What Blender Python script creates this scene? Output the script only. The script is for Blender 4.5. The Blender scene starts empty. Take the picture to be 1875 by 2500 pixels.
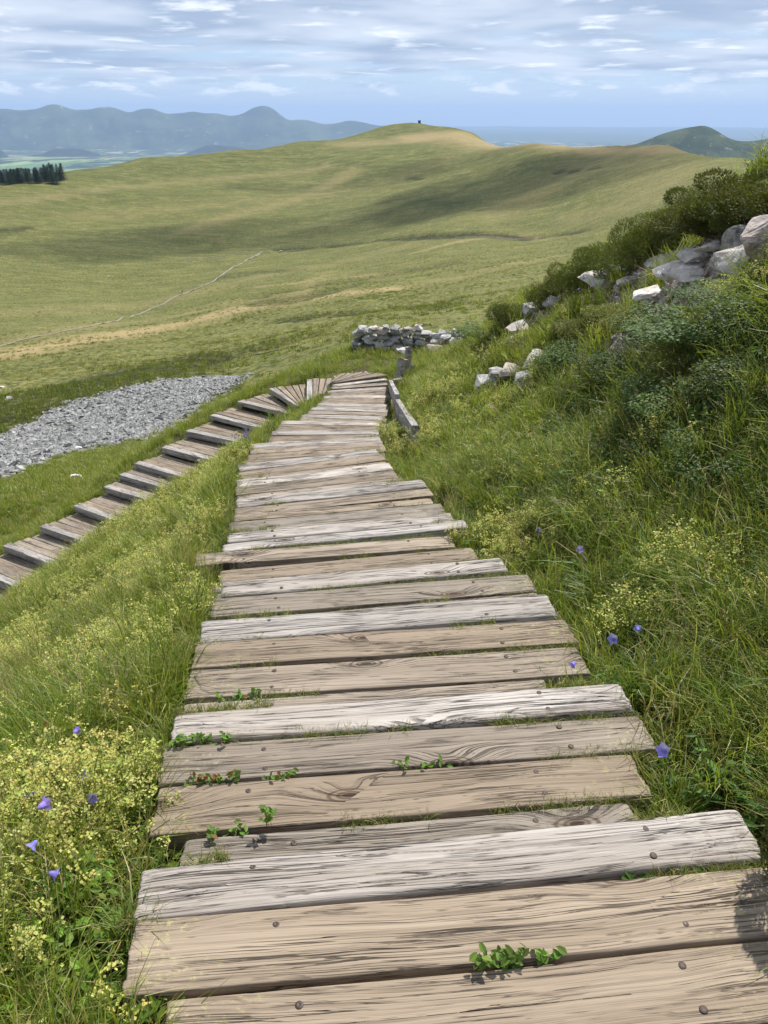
import bpy, bmesh, math, random
import numpy as np
from mathutils import Vector, Matrix, Euler
R = math.radians
SC = bpy.context.scene
COL = SC.collection
# ------------------------------------------------------------------ camera
cam = bpy.data.objects.new('camera', bpy.data.cameras.new('camera')); COL.objects.link(cam)
cam.data.sensor_fit = 'VERTICAL'; cam.data.sensor_height = 24.0
cam.data.lens = 1880/2500*24.0
cam.data.clip_start = 0.05; cam.data.clip_end = 90000
cam.location = (0, 0, 0); cam.rotation_euler = (R(90-27.3), 0, 0)
SC.camera = cam
# ------------------------------------------------------------------ light
SUN_EL = 57
SUN_DIR = Vector((0.56, 0.83, 0)).normalized()*math.cos(R(SUN_EL)) + Vector((0, 0, math.sin(R(SUN_EL))))
sun = bpy.data.objects.new('sun', bpy.data.lights.new('sun', 'SUN')); COL.objects.link(sun)
sun.data.energy = 5.0; sun.data.angle = R(0.53); sun.data.color = (1.0, 0.955, 0.89)
sun.rotation_euler = SUN_DIR.to_track_quat('Z', 'Y').to_euler()
world = bpy.data.worlds.new('World'); SC.world = world; world.use_nodes = True
SC.view_settings.view_transform = 'Standard'; SC.view_settings.look = 'None'
SC.view_settings.exposure = 0.54; SC.view_settings.gamma = 1.0
SC.view_settings.use_curve_mapping = False
SC.cycles.max_bounces = 6; SC.cycles.diffuse_bounces = 2; SC.cycles.glossy_bounces = 2
SC.cycles.transmission_bounces = 3; SC.cycles.transparent_max_bounces = 6; SC.cycles.volume_bounces = 0

class NT:
    """small helper to write node trees"""
    def __init__(s, tree):
        s.t = tree; s.n = tree.nodes; s.l = tree.links
    def new(s, kind, **kw):
        nd = s.n.new(kind)
        for k, v in kw.items():
            if k.startswith('i_'):
                key = k[2:]
                key = int(key) if key.isdigit() else key.replace('_', ' ')
                s.put(nd.inputs[key], v)
            else: setattr(nd, k, v)
        return nd
    def put(s, inp, v):
        if isinstance(v, bpy.types.NodeSocket): s.l.new(v, inp)
        else: inp.default_value = v
    def math(s, op, a, b=0.0, c=None, clamp=False):
        nd = s.n.new('ShaderNodeMath'); nd.operation = op; nd.use_clamp = clamp
        s.put(nd.inputs[0], a); s.put(nd.inputs[1], b)
        if c is not None: s.put(nd.inputs[2], c)
        return nd.outputs[0]
    def mix(s, f, a, b, blend='MIX'):
        nd = s.n.new('ShaderNodeMix'); nd.data_type = 'RGBA'; nd.blend_type = blend
        s.put(nd.inputs[0], f); s.put(nd.inputs[6], a); s.put(nd.inputs[7], b)
        return nd.outputs[2]
    def ramp(s, f, a, b, lo=0.0, hi=1.0):
        nd = s.n.new('ShaderNodeMapRange'); nd.interpolation_type = 'SMOOTHSTEP'
        s.put(nd.inputs[0], f); nd.inputs[1].default_value = a; nd.inputs[2].default_value = b
        nd.inputs[3].default_value = lo; nd.inputs[4].default_value = hi
        return nd.outputs[0]
    def noise(s, vec, scale, detail=3.0, rough=0.55, dist=0.0):
        nd = s.n.new('ShaderNodeTexNoise'); s.put(nd.inputs['Vector'], vec)
        nd.inputs['Scale'].default_value = scale; nd.inputs['Detail'].default_value = detail
        nd.inputs['Roughness'].default_value = rough; nd.inputs['Distortion'].default_value = dist
        return nd.outputs[0]
    def mapping(s, vec, scale=(1, 1, 1), rot=(0, 0, 0), loc=(0, 0, 0)):
        nd = s.n.new('ShaderNodeMapping'); s.put(nd.inputs[0], vec)
        nd.inputs[1].default_value = loc; nd.inputs[2].default_value = rot; nd.inputs[3].default_value = scale
        return nd.outputs[0]

def rgb(r, g, b): return (r, g, b, 1.0)

# sky: Nishita plus a layer of drawn-out cloud, by direction
w = NT(world.node_tree); w.n.clear()
sky = w.new('ShaderNodeTexSky'); sky.sky_type = 'NISHITA'; sky.sun_disc = False
sky.sun_elevation = R(SUN_EL); sky.sun_rotation = math.atan2(SUN_DIR.x, SUN_DIR.y)
sky.altitude = 1400; sky.air_density = 1.0; sky.dust_density = 0.6; sky.ozone_density = 1.6
tc = w.new('ShaderNodeTexCoord'); sep = w.new('ShaderNodeSeparateXYZ'); w.l.new(tc.outputs['Generated'], sep.inputs[0])
zz = w.math('MAXIMUM', sep.outputs[2], 0.0)
den = w.math('ADD', zz, 0.055)
comb = w.new('ShaderNodeCombineXYZ')
w.put(comb.inputs[0], w.math('DIVIDE', sep.outputs[0], den)); w.put(comb.inputs[1], w.math('DIVIDE', sep.outputs[1], den))
P0 = comb.outputs[0]
pa = w.mapping(P0, (0.42, 0.44, 1), (0, 0, R(-9)), (3.1, 1.7, 0))
pb = w.mapping(P0, (1.05, 0.95, 1), (0, 0, R(-6)), (7.7, 2.2, 0))
warp = w.noise(w.mapping(P0, (0.3, 0.8, 1)), 1.0, 4, 0.6)
na = w.noise(pa, 1.0, 4, 0.5, 0.2)
nb = w.noise(pb, 1.1, 5, 0.52, 0.25)
veil = w.math('ADD', w.math('MULTIPLY', na, 0.62), w.math('MULTIPLY', nb, 0.38))
high = w.ramp(zz, 0.0, 0.11)
thr = w.math('ADD', veil, w.math('MULTIPLY', w.math('SUBTRACT', high, 0.5), 0.20))
cover = w.ramp(thr, 0.36, 0.53)
cover = w.math('MULTIPLY', cover, w.ramp(zz, 0.012, 0.045))
shade = w.ramp(w.noise(w.mapping(P0, (0.46, 0.50, 1), (0, 0, R(-12)), (1.2, 9.4, 0)), 1.25, 4, 0.52, 0.2), 0.34, 0.66)
ccol = w.mix(shade, rgb(3.3, 4.1, 5.5), rgb(7.0, 7.5, 8.4))
bright = w.ramp(w.noise(w.mapping(P0, (1.25, 1.25, 1), (0, 0, R(-8)), (4.2, 3.4, 0)), 1.3, 6, 0.56, 0.3), 0.53, 0.70)
ccol = w.mix(w.math('MULTIPLY', bright, 0.88), ccol, rgb(10.2, 10.4, 10.8))
base = w.mix(0.6, sky.outputs[0], rgb(3.8, 5.3, 7.7))
skyc = w.mix(w.math('MULTIPLY', cover, 0.86), base, ccol)
# small far cumulus low over the horizon
az = w.math('ARCTAN2', sep.outputs[0], sep.outputs[1])
cvec = w.new('ShaderNodeCombineXYZ'); w.put(cvec.inputs[0], w.math('MULTIPLY', az, 17.0)); w.put(cvec.inputs[1], w.math('MULTIPLY', sep.outputs[2], 62.0))
pn = w.noise(cvec.outputs[0], 1.0, 6, 0.6, 0.2)
band = w.math('MULTIPLY', w.ramp(zz, 0.012, 0.024), w.ramp(zz, 0.045, 0.028))
puff = w.math('MULTIPLY', w.ramp(pn, 0.50, 0.62), band)
skyc = w.mix(w.math('MULTIPLY', puff, 0.8), skyc, rgb(9.4, 9.6, 10.2))
bg = w.new('ShaderNodeBackground'); w.put(bg.inputs[0], skyc); bg.inputs[1].default_value = 0.085
wo = w.new('ShaderNodeOutputWorld'); w.l.new(bg.outputs[0], wo.inputs[0])
# ------------------------------------------------------------------ measured data (metres, camera at the origin)
MAIN=[
 (0.324, -0.109, -1.67, 1.336, 0.16, 5.9, 'b', 0),
 (0.315, 0.064, -1.67, 1.356, 0.173, 5.8, 'b', 0),
 (0.305, 0.244, -1.67, 1.376, 0.173, 5.7, 'b', 0),
 (0.295, 0.424, -1.67, 1.396, 0.173, 5.6, 'b', 0),
 (0.284, 0.604, -1.67, 1.416, 0.173, 5.5, 'b', 0),
 (0.274, 0.784, -1.67, 1.436, 0.173, 5.5, 'b', 0),
 (0.264, 0.966, -1.67, 1.456, 0.169, 5.4, 'b', 0),
 (0.203, 1.145, -1.67, 1.566, 0.172, 5.3, 'b', 0),
 (0.183, 1.321, -1.67, 1.6, 0.151, 6.2, 'w', 0),
 (0.178, 1.327, -1.82, 1.5, 0.16, 6.3, 'b', 1),
 (0.092, 1.491, -1.82, 1.313, 0.172, 6.3, 'g', 1),
 (0.062, 1.683, -1.82, 1.494, 0.172, 5.7, 'b', 1),
 (0.088, 1.869, -1.82, 1.607, 0.163, 5.6, 'b', 1),
 (0.075, 2.043, -1.82, 1.604, 0.153, 5.9, 'w', 1),
 (-0.073, 2.079, -1.99, 1.411, 0.16, 6.1, 'b', 2),
 (-0.053, 2.257, -1.99, 1.411, 0.167, 6.1, 'b', 2),
 (0.023, 2.457, -1.99, 1.614, 0.174, 5.4, 'b', 2),
 (0.015, 2.655, -1.99, 1.633, 0.166, 6.7, 'b', 2),
 (-0.014, 2.837, -1.99, 1.611, 0.171, 7.6, 'w', 2),
 (-0.024, 2.901, -2.15, 1.642, 0.16, 8.2, 'b', 3),
 (-0.024, 3.075, -2.15, 1.642, 0.172, 8.2, 'b', 3),
 (-0.04, 3.256, -2.15, 1.642, 0.164, 8.2, 'g', 3),
 (-0.089, 3.436, -2.15, 1.534, 0.14, 10.0, 'w', 3),
 (-0.065, 3.507, -2.44, 1.592, 0.16, 10.2, 'b', 4),
 (-0.146, 3.668, -2.44, 1.592, 0.172, 10.2, 'b', 4),
 (-0.211, 3.837, -2.44, 1.592, 0.172, 10.2, 'b', 4),
 (-0.2, 4.02, -2.44, 1.592, 0.172, 10.2, 'b', 4),
 (-0.359, 4.201, -2.44, 1.636, 0.153, 8.3, 'b', 4),
 (-0.236, 4.403, -2.44, 1.642, 0.096, 11.4, 'w', 4),
 (-0.277, 4.527, -2.44, 1.545, 0.121, 10.5, 'w', 4),
 (-0.208, 4.584, -2.77, 1.683, 0.16, 11.3, 'b', 5),
 (-0.273, 4.747, -2.77, 1.683, 0.172, 11.3, 'b', 5),
 (-0.254, 4.932, -2.77, 1.683, 0.172, 11.3, 'b', 5),
 (-0.286, 5.107, -2.77, 1.683, 0.172, 11.3, 'b', 5),
 (-0.35, 5.276, -2.77, 1.683, 0.172, 11.3, 'g', 5),
 (-0.386, 5.415, -2.77, 1.593, 0.097, 11.5, 'b', 5),
 (-0.389, 5.568, -2.77, 1.624, 0.134, 13.5, 'b', 5),
 (-0.421, 5.729, -2.77, 1.614, 0.163, 13.9, 'w', 5),
 (-0.4, 5.731, -3.0, 1.499, 0.16, 14.6, 'b', 6),
 (-0.441, 5.899, -3.0, 1.499, 0.172, 14.6, 'b', 6),
 (-0.476, 6.073, -3.0, 1.499, 0.172, 14.6, 'b', 6),
 (-0.562, 6.235, -3.0, 1.499, 0.172, 14.6, 'b', 6),
 (-0.61, 6.407, -3.0, 1.508, 0.171, 14.5, 'b', 6),
 (-0.641, 6.581, -3.0, 1.503, 0.168, 14.5, 'w', 6),
 (-0.484, 6.682, -3.25, 1.517, 0.16, 17.5, 'b', 7),
 (-0.538, 6.846, -3.25, 1.517, 0.172, 17.5, 'b', 7),
 (-0.603, 7.012, -3.25, 1.517, 0.172, 17.5, 'b', 7),
 (-0.679, 7.175, -3.25, 1.517, 0.172, 17.5, 'b', 7),
 (-0.734, 7.347, -3.25, 1.553, 0.167, 17.1, 'b', 7),
 (-0.785, 7.516, -3.25, 1.541, 0.169, 17.2, 'w', 7),
 (-0.642, 7.56, -3.64, 1.677, 0.16, 8.5, 'b', 8),
 (-0.636, 7.735, -3.64, 1.677, 0.172, 8.5, 'b', 8),
 (-0.655, 7.912, -3.64, 1.677, 0.172, 8.5, 'b', 8),
 (-0.765, 8.075, -3.64, 1.677, 0.172, 8.5, 'b', 8),
 (-0.753, 8.257, -3.64, 1.677, 0.172, 8.5, 'b', 8),
 (-0.809, 8.429, -3.64, 1.677, 0.172, 8.5, 'b', 8),
 (-0.803, 8.609, -3.64, 1.677, 0.172, 8.5, 'b', 8),
 (-0.82, 8.787, -3.64, 1.65, 0.168, 8.6, 'b', 8),
 (-0.85, 8.961, -3.64, 1.656, 0.172, 8.6, 'w', 8),
 (-0.79, 9.081, -3.91, 1.534, 0.16, 1.2, 'b', 9),
 (-0.759, 9.254, -3.91, 1.534, 0.172, 1.2, 'b', 9),
 (-0.76, 9.432, -3.91, 1.534, 0.172, 1.2, 'b', 9),
 (-0.794, 9.609, -3.91, 1.534, 0.172, 1.2, 'b', 9),
 (-0.805, 9.787, -3.91, 1.534, 0.172, 1.2, 'b', 9),
 (-0.813, 9.965, -3.91, 1.51, 0.172, 1.2, 'w', 9),
 (-0.925, 10.067, -4.27, 1.579, 0.16, -2.0, 'b', 10),
 (-0.919, 10.239, -4.27, 1.579, 0.172, -2.0, 'b', 10),
 (-0.836, 10.414, -4.27, 1.579, 0.172, -2.0, 'b', 10),
 (-0.88, 10.593, -4.27, 1.579, 0.172, -2.0, 'b', 10),
 (-0.889, 10.772, -4.27, 1.579, 0.172, -2.0, 'b', 10),
 (-0.856, 10.949, -4.27, 1.579, 0.172, -2.0, 'b', 10),
 (-0.843, 11.126, -4.27, 1.579, 0.172, -2.0, 'b', 10),
 (-0.837, 11.304, -4.27, 1.572, 0.172, -2.0, 'w', 10),
 (-0.665, 11.384, -4.53, 1.5, 0.16, -4.1, 'b', 11),
 (-0.717, 11.56, -4.53, 1.5, 0.172, -4.1, 'b', 11),
 (-0.692, 11.737, -4.53, 1.5, 0.172, -4.1, 'b', 11),
 (-0.673, 11.914, -4.53, 1.5, 0.172, -4.1, 'b', 11),
 (-0.718, 12.096, -4.53, 1.391, 0.172, -4.1, 'b', 11),
 (-0.703, 12.273, -4.53, 1.405, 0.171, -4.1, 'w', 11),
 (-0.765, 12.369, -4.88, 1.481, 0.16, -4.4, 'b', 12),
 (-0.71, 12.537, -4.88, 1.481, 0.172, -4.4, 'b', 12),
 (-0.735, 12.717, -4.88, 1.481, 0.172, -4.4, 'b', 12),
 (-0.73, 12.895, -4.88, 1.481, 0.172, -4.4, 'b', 12),
 (-0.68, 13.07, -4.88, 1.481, 0.172, -4.4, 'b', 12),
 (-0.71, 13.251, -4.88, 1.481, 0.172, -4.4, 'b', 12),
 (-0.666, 13.426, -4.88, 1.481, 0.172, -4.4, 'b', 12),
 (-0.645, 13.604, -4.88, 1.472, 0.172, -4.4, 'w', 12),
 (-0.659, 13.677, -5.18, 1.466, 0.16, -2.9, 'b', 13),
 (-0.636, 13.848, -5.18, 1.466, 0.172, -2.9, 'b', 13),
 (-0.68, 14.028, -5.18, 1.466, 0.172, -2.9, 'b', 13),
 (-0.688, 14.207, -5.18, 1.466, 0.172, -2.9, 'b', 13),
 (-0.675, 14.384, -5.18, 1.466, 0.172, -2.9, 'b', 13),
 (-0.626, 14.56, -5.18, 1.466, 0.172, -2.9, 'b', 13),
 (-0.626, 14.738, -5.18, 1.452, 0.171, -2.9, 'w', 13),
 (-0.58, 14.81, -5.52, 1.443, 0.16, 1.1, 'b', 14),
 (-0.562, 14.982, -5.52, 1.443, 0.172, 1.1, 'b', 14),
 (-0.571, 15.16, -5.52, 1.443, 0.172, 1.1, 'b', 14),
 (-0.594, 15.338, -5.52, 1.443, 0.172, 1.1, 'b', 14),
 (-0.663, 15.514, -5.52, 1.443, 0.172, 1.1, 'b', 14),
 (-0.625, 15.693, -5.52, 1.443, 0.172, 1.1, 'b', 14),
 (-0.657, 15.871, -5.52, 1.443, 0.172, 1.1, 'b', 14),
 (-0.628, 16.049, -5.52, 1.443, 0.172, 1.1, 'b', 14),
 (-0.623, 16.227, -5.52, 1.439, 0.171, 1.1, 'w', 14),
 (-0.405, 16.362, -5.75, 1.454, 0.16, 12.1, 'b', 15),
 (-0.406, 16.538, -5.75, 1.454, 0.172, 12.1, 'b', 15),
 (-0.424, 16.716, -5.75, 1.454, 0.172, 12.1, 'b', 15),
 (-0.528, 16.876, -5.75, 1.454, 0.172, 12.1, 'b', 15),
 (-0.592, 17.044, -5.75, 1.454, 0.172, 12.1, 'b', 15),
 (-0.537, 17.238, -5.75, 1.454, 0.172, 12.1, 'b', 15),
 (-0.62, 17.402, -5.75, 1.454, 0.172, 12.1, 'w', 15),
 (-0.583, 17.711, -5.75, 1.372, 0.176, 13.3, 'b', 15),
 (-0.577, 18.008, -5.75, 1.427, 0.134, 22.7, 'w', 15),
]
FAN=[
 ((0.06, 18.54),(-1.28, 17.9),(-0.22, 18.76),(-1.3, 17.9),-5.75,'b'),
 ((-0.22, 18.76),(-1.3, 17.9),(-0.5, 18.72),(-1.31, 17.9),-5.75,'b'),
 ((-0.5, 18.72),(-1.31, 17.9),(-0.74, 18.72),(-1.32, 17.88),-5.75,'b'),
 ((-0.74, 18.72),(-1.32, 17.88),(-0.94, 18.7),(-1.35, 17.8),-5.75,'b'),
 ((-0.94, 18.7),(-1.35, 17.8),(-1.13, 18.66),(-1.37, 17.7),-5.75,'b'),
 ((-1.29, 18.75),(-1.4, 17.62),(-1.45, 18.76),(-1.47, 17.57),-5.9,'b'),
 ((-1.45, 18.76),(-1.47, 17.57),(-1.62, 18.76),(-1.57, 17.44),-5.9,'b'),
 ((-1.62, 18.76),(-1.57, 17.44),(-1.79, 18.76),(-1.67, 17.24),-5.9,'b'),
 ((-1.79, 18.76),(-1.67, 17.24),(-1.95, 18.75),(-1.81, 17.1),-5.9,'n'),
 ((-1.99, 18.88),(-1.84, 17.5),(-2.17, 18.86),(-1.87, 17.45),-6.1,'b'),
 ((-2.17, 18.86),(-1.87, 17.45),(-2.34, 18.82),(-1.92, 17.4),-6.1,'b'),
 ((-2.34, 18.82),(-1.92, 17.4),(-2.52, 18.74),(-1.97, 17.36),-6.1,'b'),
 ((-2.52, 18.74),(-1.97, 17.36),(-2.7, 18.65),(-2.01, 17.33),-6.1,'b'),
 ((-2.7, 18.65),(-2.01, 17.33),(-2.87, 18.53),(-2.06, 17.27),-6.1,'n'),
 ((-2.93, 18.76),(-2.2, 17.6),(-3.12, 18.64),(-2.19, 17.52),-6.3,'b'),
 ((-3.12, 18.64),(-2.19, 17.52),(-3.3, 18.5),(-2.2, 17.45),-6.3,'b'),
 ((-3.3, 18.5),(-2.2, 17.45),(-3.48, 18.35),(-2.22, 17.36),-6.3,'b'),
 ((-3.48, 18.35),(-2.22, 17.36),(-3.66, 18.18),(-2.25, 17.25),-6.3,'n'),
 ((-3.74, 18.26),(-2.4, 17.42),(-3.88, 18.12),(-2.5, 17.28),-6.5,'b'),
 ((-3.88, 18.12),(-2.5, 17.28),(-4.02, 17.98),(-2.6, 17.13),-6.5,'b'),
 ((-4.02, 17.98),(-2.6, 17.13),(-4.14, 17.86),(-2.72, 16.98),-6.5,'b'),
 ((-4.14, 17.86),(-2.72, 16.98),(-4.26, 17.72),(-2.85, 16.84),-6.5,'n'),
]
LOW=[
 (-3.976,16.913,-6.70,1.631,.168,-26.7,'n',0),
 (-3.868,17.057,-6.70,1.588,.168,-27.7,'b',0),
 (-3.732,17.188,-6.70,1.608,.168,-27.8,'b',0),
 (-3.609,17.324,-6.70,1.600,.168,-26.5,'b',0),
 (-4.484,16.350,-6.90,1.551,.168,-30.4,'n',1),
 (-4.359,16.483,-6.90,1.572,.168,-29.2,'b',1),
 (-4.232,16.616,-6.90,1.597,.168,-30.0,'b',1),
 (-4.131,16.763,-6.90,1.563,.168,-28.9,'b',1),
 (-3.996,16.892,-6.90,1.605,.168,-30.1,'b',1),
 (-5.027,15.875,-7.10,1.557,.168,-31.3,'n',2),
 (-4.850,15.976,-7.10,1.638,.168,-31.3,'b',2),
 (-4.742,16.119,-7.10,1.555,.168,-30.8,'b',2),
 (-4.587,16.234,-7.10,1.582,.168,-30.0,'b',2),
 (-5.270,15.562,-7.25,1.619,.168,-30.1,'n',3),
 (-5.155,15.701,-7.25,1.603,.168,-29.7,'b',3),
 (-5.029,15.834,-7.25,1.612,.168,-30.9,'b',3),
 (-5.571,15.263,-7.40,1.555,.168,-29.5,'n',4),
 (-5.441,15.394,-7.40,1.582,.168,-28.7,'b',4),
 (-5.291,15.514,-7.40,1.658,.168,-29.4,'b',4),
 (-6.067,14.667,-7.60,1.583,.168,-31.3,'n',5),
 (-5.950,14.804,-7.60,1.577,.168,-31.3,'b',5),
 (-5.794,14.918,-7.60,1.663,.168,-31.4,'b',5),
 (-5.720,15.082,-7.60,1.557,.168,-30.2,'b',5),
 (-5.572,15.201,-7.60,1.623,.168,-30.1,'b',5),
 (-6.582,14.115,-7.80,1.667,.168,-29.1,'n',6),
 (-6.456,14.248,-7.80,1.653,.168,-29.0,'b',6),
 (-6.341,14.388,-7.80,1.614,.168,-30.0,'b',6),
 (-6.224,14.527,-7.80,1.577,.168,-28.8,'b',6),
 (-6.053,14.634,-7.80,1.667,.168,-28.7,'b',6),
 (-7.197,13.619,-8.00,1.635,.168,-29.2,'n',7),
 (-7.052,13.741,-8.00,1.634,.168,-29.1,'b',7),
 (-6.913,13.867,-8.00,1.619,.168,-29.4,'b',7),
 (-6.758,13.983,-8.00,1.639,.168,-30.0,'b',7),
 (-6.598,14.098,-8.00,1.670,.168,-28.9,'b',7),
 (-7.736,13.095,-8.20,1.676,.168,-30.0,'n',8),
 (-7.615,13.230,-8.20,1.637,.168,-31.4,'b',8),
 (-7.465,13.348,-8.20,1.667,.168,-31.3,'b',8),
 (-7.323,13.471,-8.20,1.676,.168,-30.4,'b',8),
 (-7.236,13.626,-8.20,1.558,.168,-31.2,'b',8),
 (-8.296,12.588,-8.40,1.624,.168,-28.1,'n',9),
 (-8.144,12.708,-8.40,1.671,.168,-28.9,'b',9),
 (-8.065,12.868,-8.40,1.550,.168,-27.8,'b',9),
 (-7.934,12.999,-8.40,1.552,.168,-27.9,'b',9),
 (-7.796,13.127,-8.40,1.565,.168,-28.0,'b',9),
 (-8.825,12.036,-8.60,1.664,.168,-27.8,'n',10),
 (-8.693,12.168,-8.60,1.664,.168,-28.3,'b',10),
 (-8.573,12.306,-8.60,1.637,.168,-28.1,'b',10),
 (-8.429,12.431,-8.60,1.666,.168,-27.4,'b',10),
 (-8.321,12.575,-8.60,1.611,.168,-27.8,'b',10),
 (-9.389,11.524,-8.80,1.554,.168,-30.7,'n',11),
 (-9.234,11.638,-8.80,1.614,.168,-30.3,'b',11),
 (-9.098,11.764,-8.80,1.629,.168,-31.5,'b',11),
 (-8.982,11.902,-8.80,1.597,.168,-30.5,'b',11),
 (-8.843,12.027,-8.80,1.618,.168,-31.7,'b',11),
]
FARC=[(-11.7,21.0,-10.54),(-21.6,39.5,-18.16),(-35.3,66.2,-26.11),(-64.3,124.4,-40.12),(-99.7,196.1,-55.77),(-121.6,241.0,-64.84),
 (-160.2,322.4,-75.99),(-209.5,431.9,-79.09),(-264.6,560.7,-70.30),(-295.8,634.4,-64.02),(-346.9,754.0,-56.02),(-14.3,31.9,-14.59),
 (-19.5,43.9,-18.94),(-33.5,78.1,-27.33),(-42.8,101.3,-32.22),(-69.1,166.2,-47.26),(-113.7,277.6,-69.13),(-160.1,399.1,-81.60),
 (-207.0,531.1,-76.79),(-256.3,672.8,-65.39),(-301.6,805.4,-50.40),(-15.9,47.4,-19.42),(-19.0,56.9,-22.11),(-29.3,90.4,-29.00),
 (-39.6,123.8,-36.58),(-60.3,190.7,-51.09),(-112.4,363.0,-80.80),(-136.7,449.7,-82.35),(-175.8,594.6,-74.54),(-206.3,710.7,-62.52),
 (-236.8,826.8,-50.26),(-246.4,865.6,-41.86),(-14.4,68.5,-23.96),(-20.6,99.9,-30.58),(-26.1,127.4,-36.21),(-43.4,215.7,-53.13),
 (-62.2,313.9,-67.42),(-87.8,451.5,-78.62),(-105.5,550.0,-79.52),(-127.1,678.2,-65.91),(-153.8,836.0,-50.82),(-166.7,914.9,-37.01),
 (-10.0,84.4,-25.41),(-12.3,104.3,-29.08),(-19.6,168.9,-41.60),(-29.5,258.3,-55.48),(-42.5,377.6,-69.53),(-57.3,516.8,-77.75),
 (-65.3,596.4,-74.77),(-76.9,715.9,-62.97),(-92.4,875.1,-45.42),(-101.6,974.7,-27.13),(-0.0,80.0,-21.65),(-0.0,130.0,-31.33),
 (-0.1,200.0,-42.96),(-0.1,280.0,-54.39),(-0.1,400.0,-65.67),(-0.1,520.0,-69.42),(-0.2,640.0,-62.20),(-0.2,760.0,-49.61),
 (-0.2,900.0,-34.83),(-0.2,1020.0,-24.00),(-0.3,1130.0,-12.57),(5.2,114.9,-27.69),(8.3,184.8,-39.70),(11.5,259.7,-50.46),
 (16.2,369.6,-60.69),(21.6,499.5,-66.21),(25.9,609.5,-59.23),(30.5,729.4,-47.61),(37.0,899.2,-30.88),(41.6,1019.1,-21.79),
 (46.6,1149.1,-8.40),(16.6,149.1,-32.02),(24.2,218.7,-42.48),(36.8,338.0,-55.49),(50.1,467.3,-61.94),(60.8,576.8,-56.06),
 (71.3,686.3,-44.80),(80.7,785.9,-33.86),(89.3,875.5,-26.27),(100.9,994.9,-17.86),(27.9,147.4,-30.13),(51.3,275.3,-46.56),
 (72.4,393.4,-56.88),(84.6,462.3,-60.61),(99.2,551.1,-53.57),(111.6,630.2,-41.13),(120.8,689.5,-29.71),(133.6,768.5,-21.73),
 (65.7,241.2,-39.60),(103.6,386.3,-50.65),(127.5,483.5,-46.99),(148.3,571.1,-37.28),(166.7,648.9,-27.96),(180.7,707.3,-23.37),
 (116.7,330.0,-41.37),(141.6,406.0,-39.46),(175.0,510.9,-31.06),(199.3,587.1,-25.29),(217.7,644.2,-22.40),(128.7,293.0,-36.73),
 (155.0,357.9,-34.78),(184.7,432.2,-30.16),(218.2,515.7,-26.08),(141.5,264.6,-33.17),(167.9,318.4,-30.95),(198.8,381.3,-28.32),
 (230.2,443.9,-27.98),(-12.1,18.4,-10.10),(-24.3,37.9,-18.29),(-37.1,59.4,-24.87),(-67.1,111.3,-37.32),(-112.1,189.3,-55.92),
 (-175.5,302.8,-74.60),(-235.4,418.3,-77.02),(-298.7,543.3,-73.31),(-352.8,650.5,-69.28),(-392.9,731.1,-64.32),(-388.6,844.5,-73.89),
 (-468.4,1017.9,-137.25),(-624.5,1357.2,-250.23),(-902.0,1960.4,-447.76),(-337.8,902.0,-68.01),(-407.2,1087.3,-131.90),(-542.9,1449.7,-245.53),
 (-784.2,2094.0,-444.09),(-275.9,969.5,-58.98),(-332.6,1168.6,-123.34),(-443.5,1558.1,-237.36),(-640.6,2250.6,-436.45),(-186.7,1024.7,-53.95),
 (-225.0,1235.2,-119.02),(-300.0,1646.9,-234.02),(-433.3,2378.9,-434.75),(-113.8,1091.7,-43.56),(-137.2,1315.9,-109.40),(-183.0,1754.5,-225.24),
 (-264.3,2534.3,-427.27),(-0.3,1265.6,-29.27),(-0.4,1525.5,-100.88),(-0.5,2034.0,-226.03),(-0.7,2938.0,-444.01),(52.2,1286.9,-24.86),
 (62.9,1551.2,-96.73),(83.9,2068.3,-222.12),(121.2,2987.5,-440.44),(113.0,1114.3,-33.44),(136.2,1343.1,-98.36),(181.5,1790.8,-212.14),
 (262.2,2586.7,-410.43),(149.6,860.7,-34.82),(180.4,1037.4,-87.24),(240.5,1383.3,-179.51),(347.3,1998.0,-340.41),(202.4,792.2,-35.98),
 (244.0,954.8,-85.75),(325.3,1273.1,-173.46),(469.9,1838.9,-326.48),(243.9,721.5,-34.23),(294.0,869.7,-80.74),(391.9,1159.6,-162.73),
 (566.1,1674.9,-305.77),(244.4,577.6,-36.74),(294.6,696.2,-76.79),(392.8,928.3,-147.75),(567.4,1340.9,-271.65),(257.8,497.1,-38.06),
 (310.7,599.2,-74.90),(414.3,799.0,-140.36),(598.4,1154.1,-254.74),(-440.0,818.9,-83.19),(-530.4,987.0,-148.45),(-707.2,1316.0,-265.17),
 (-1021.5,1900.9,-469.34),]
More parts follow.
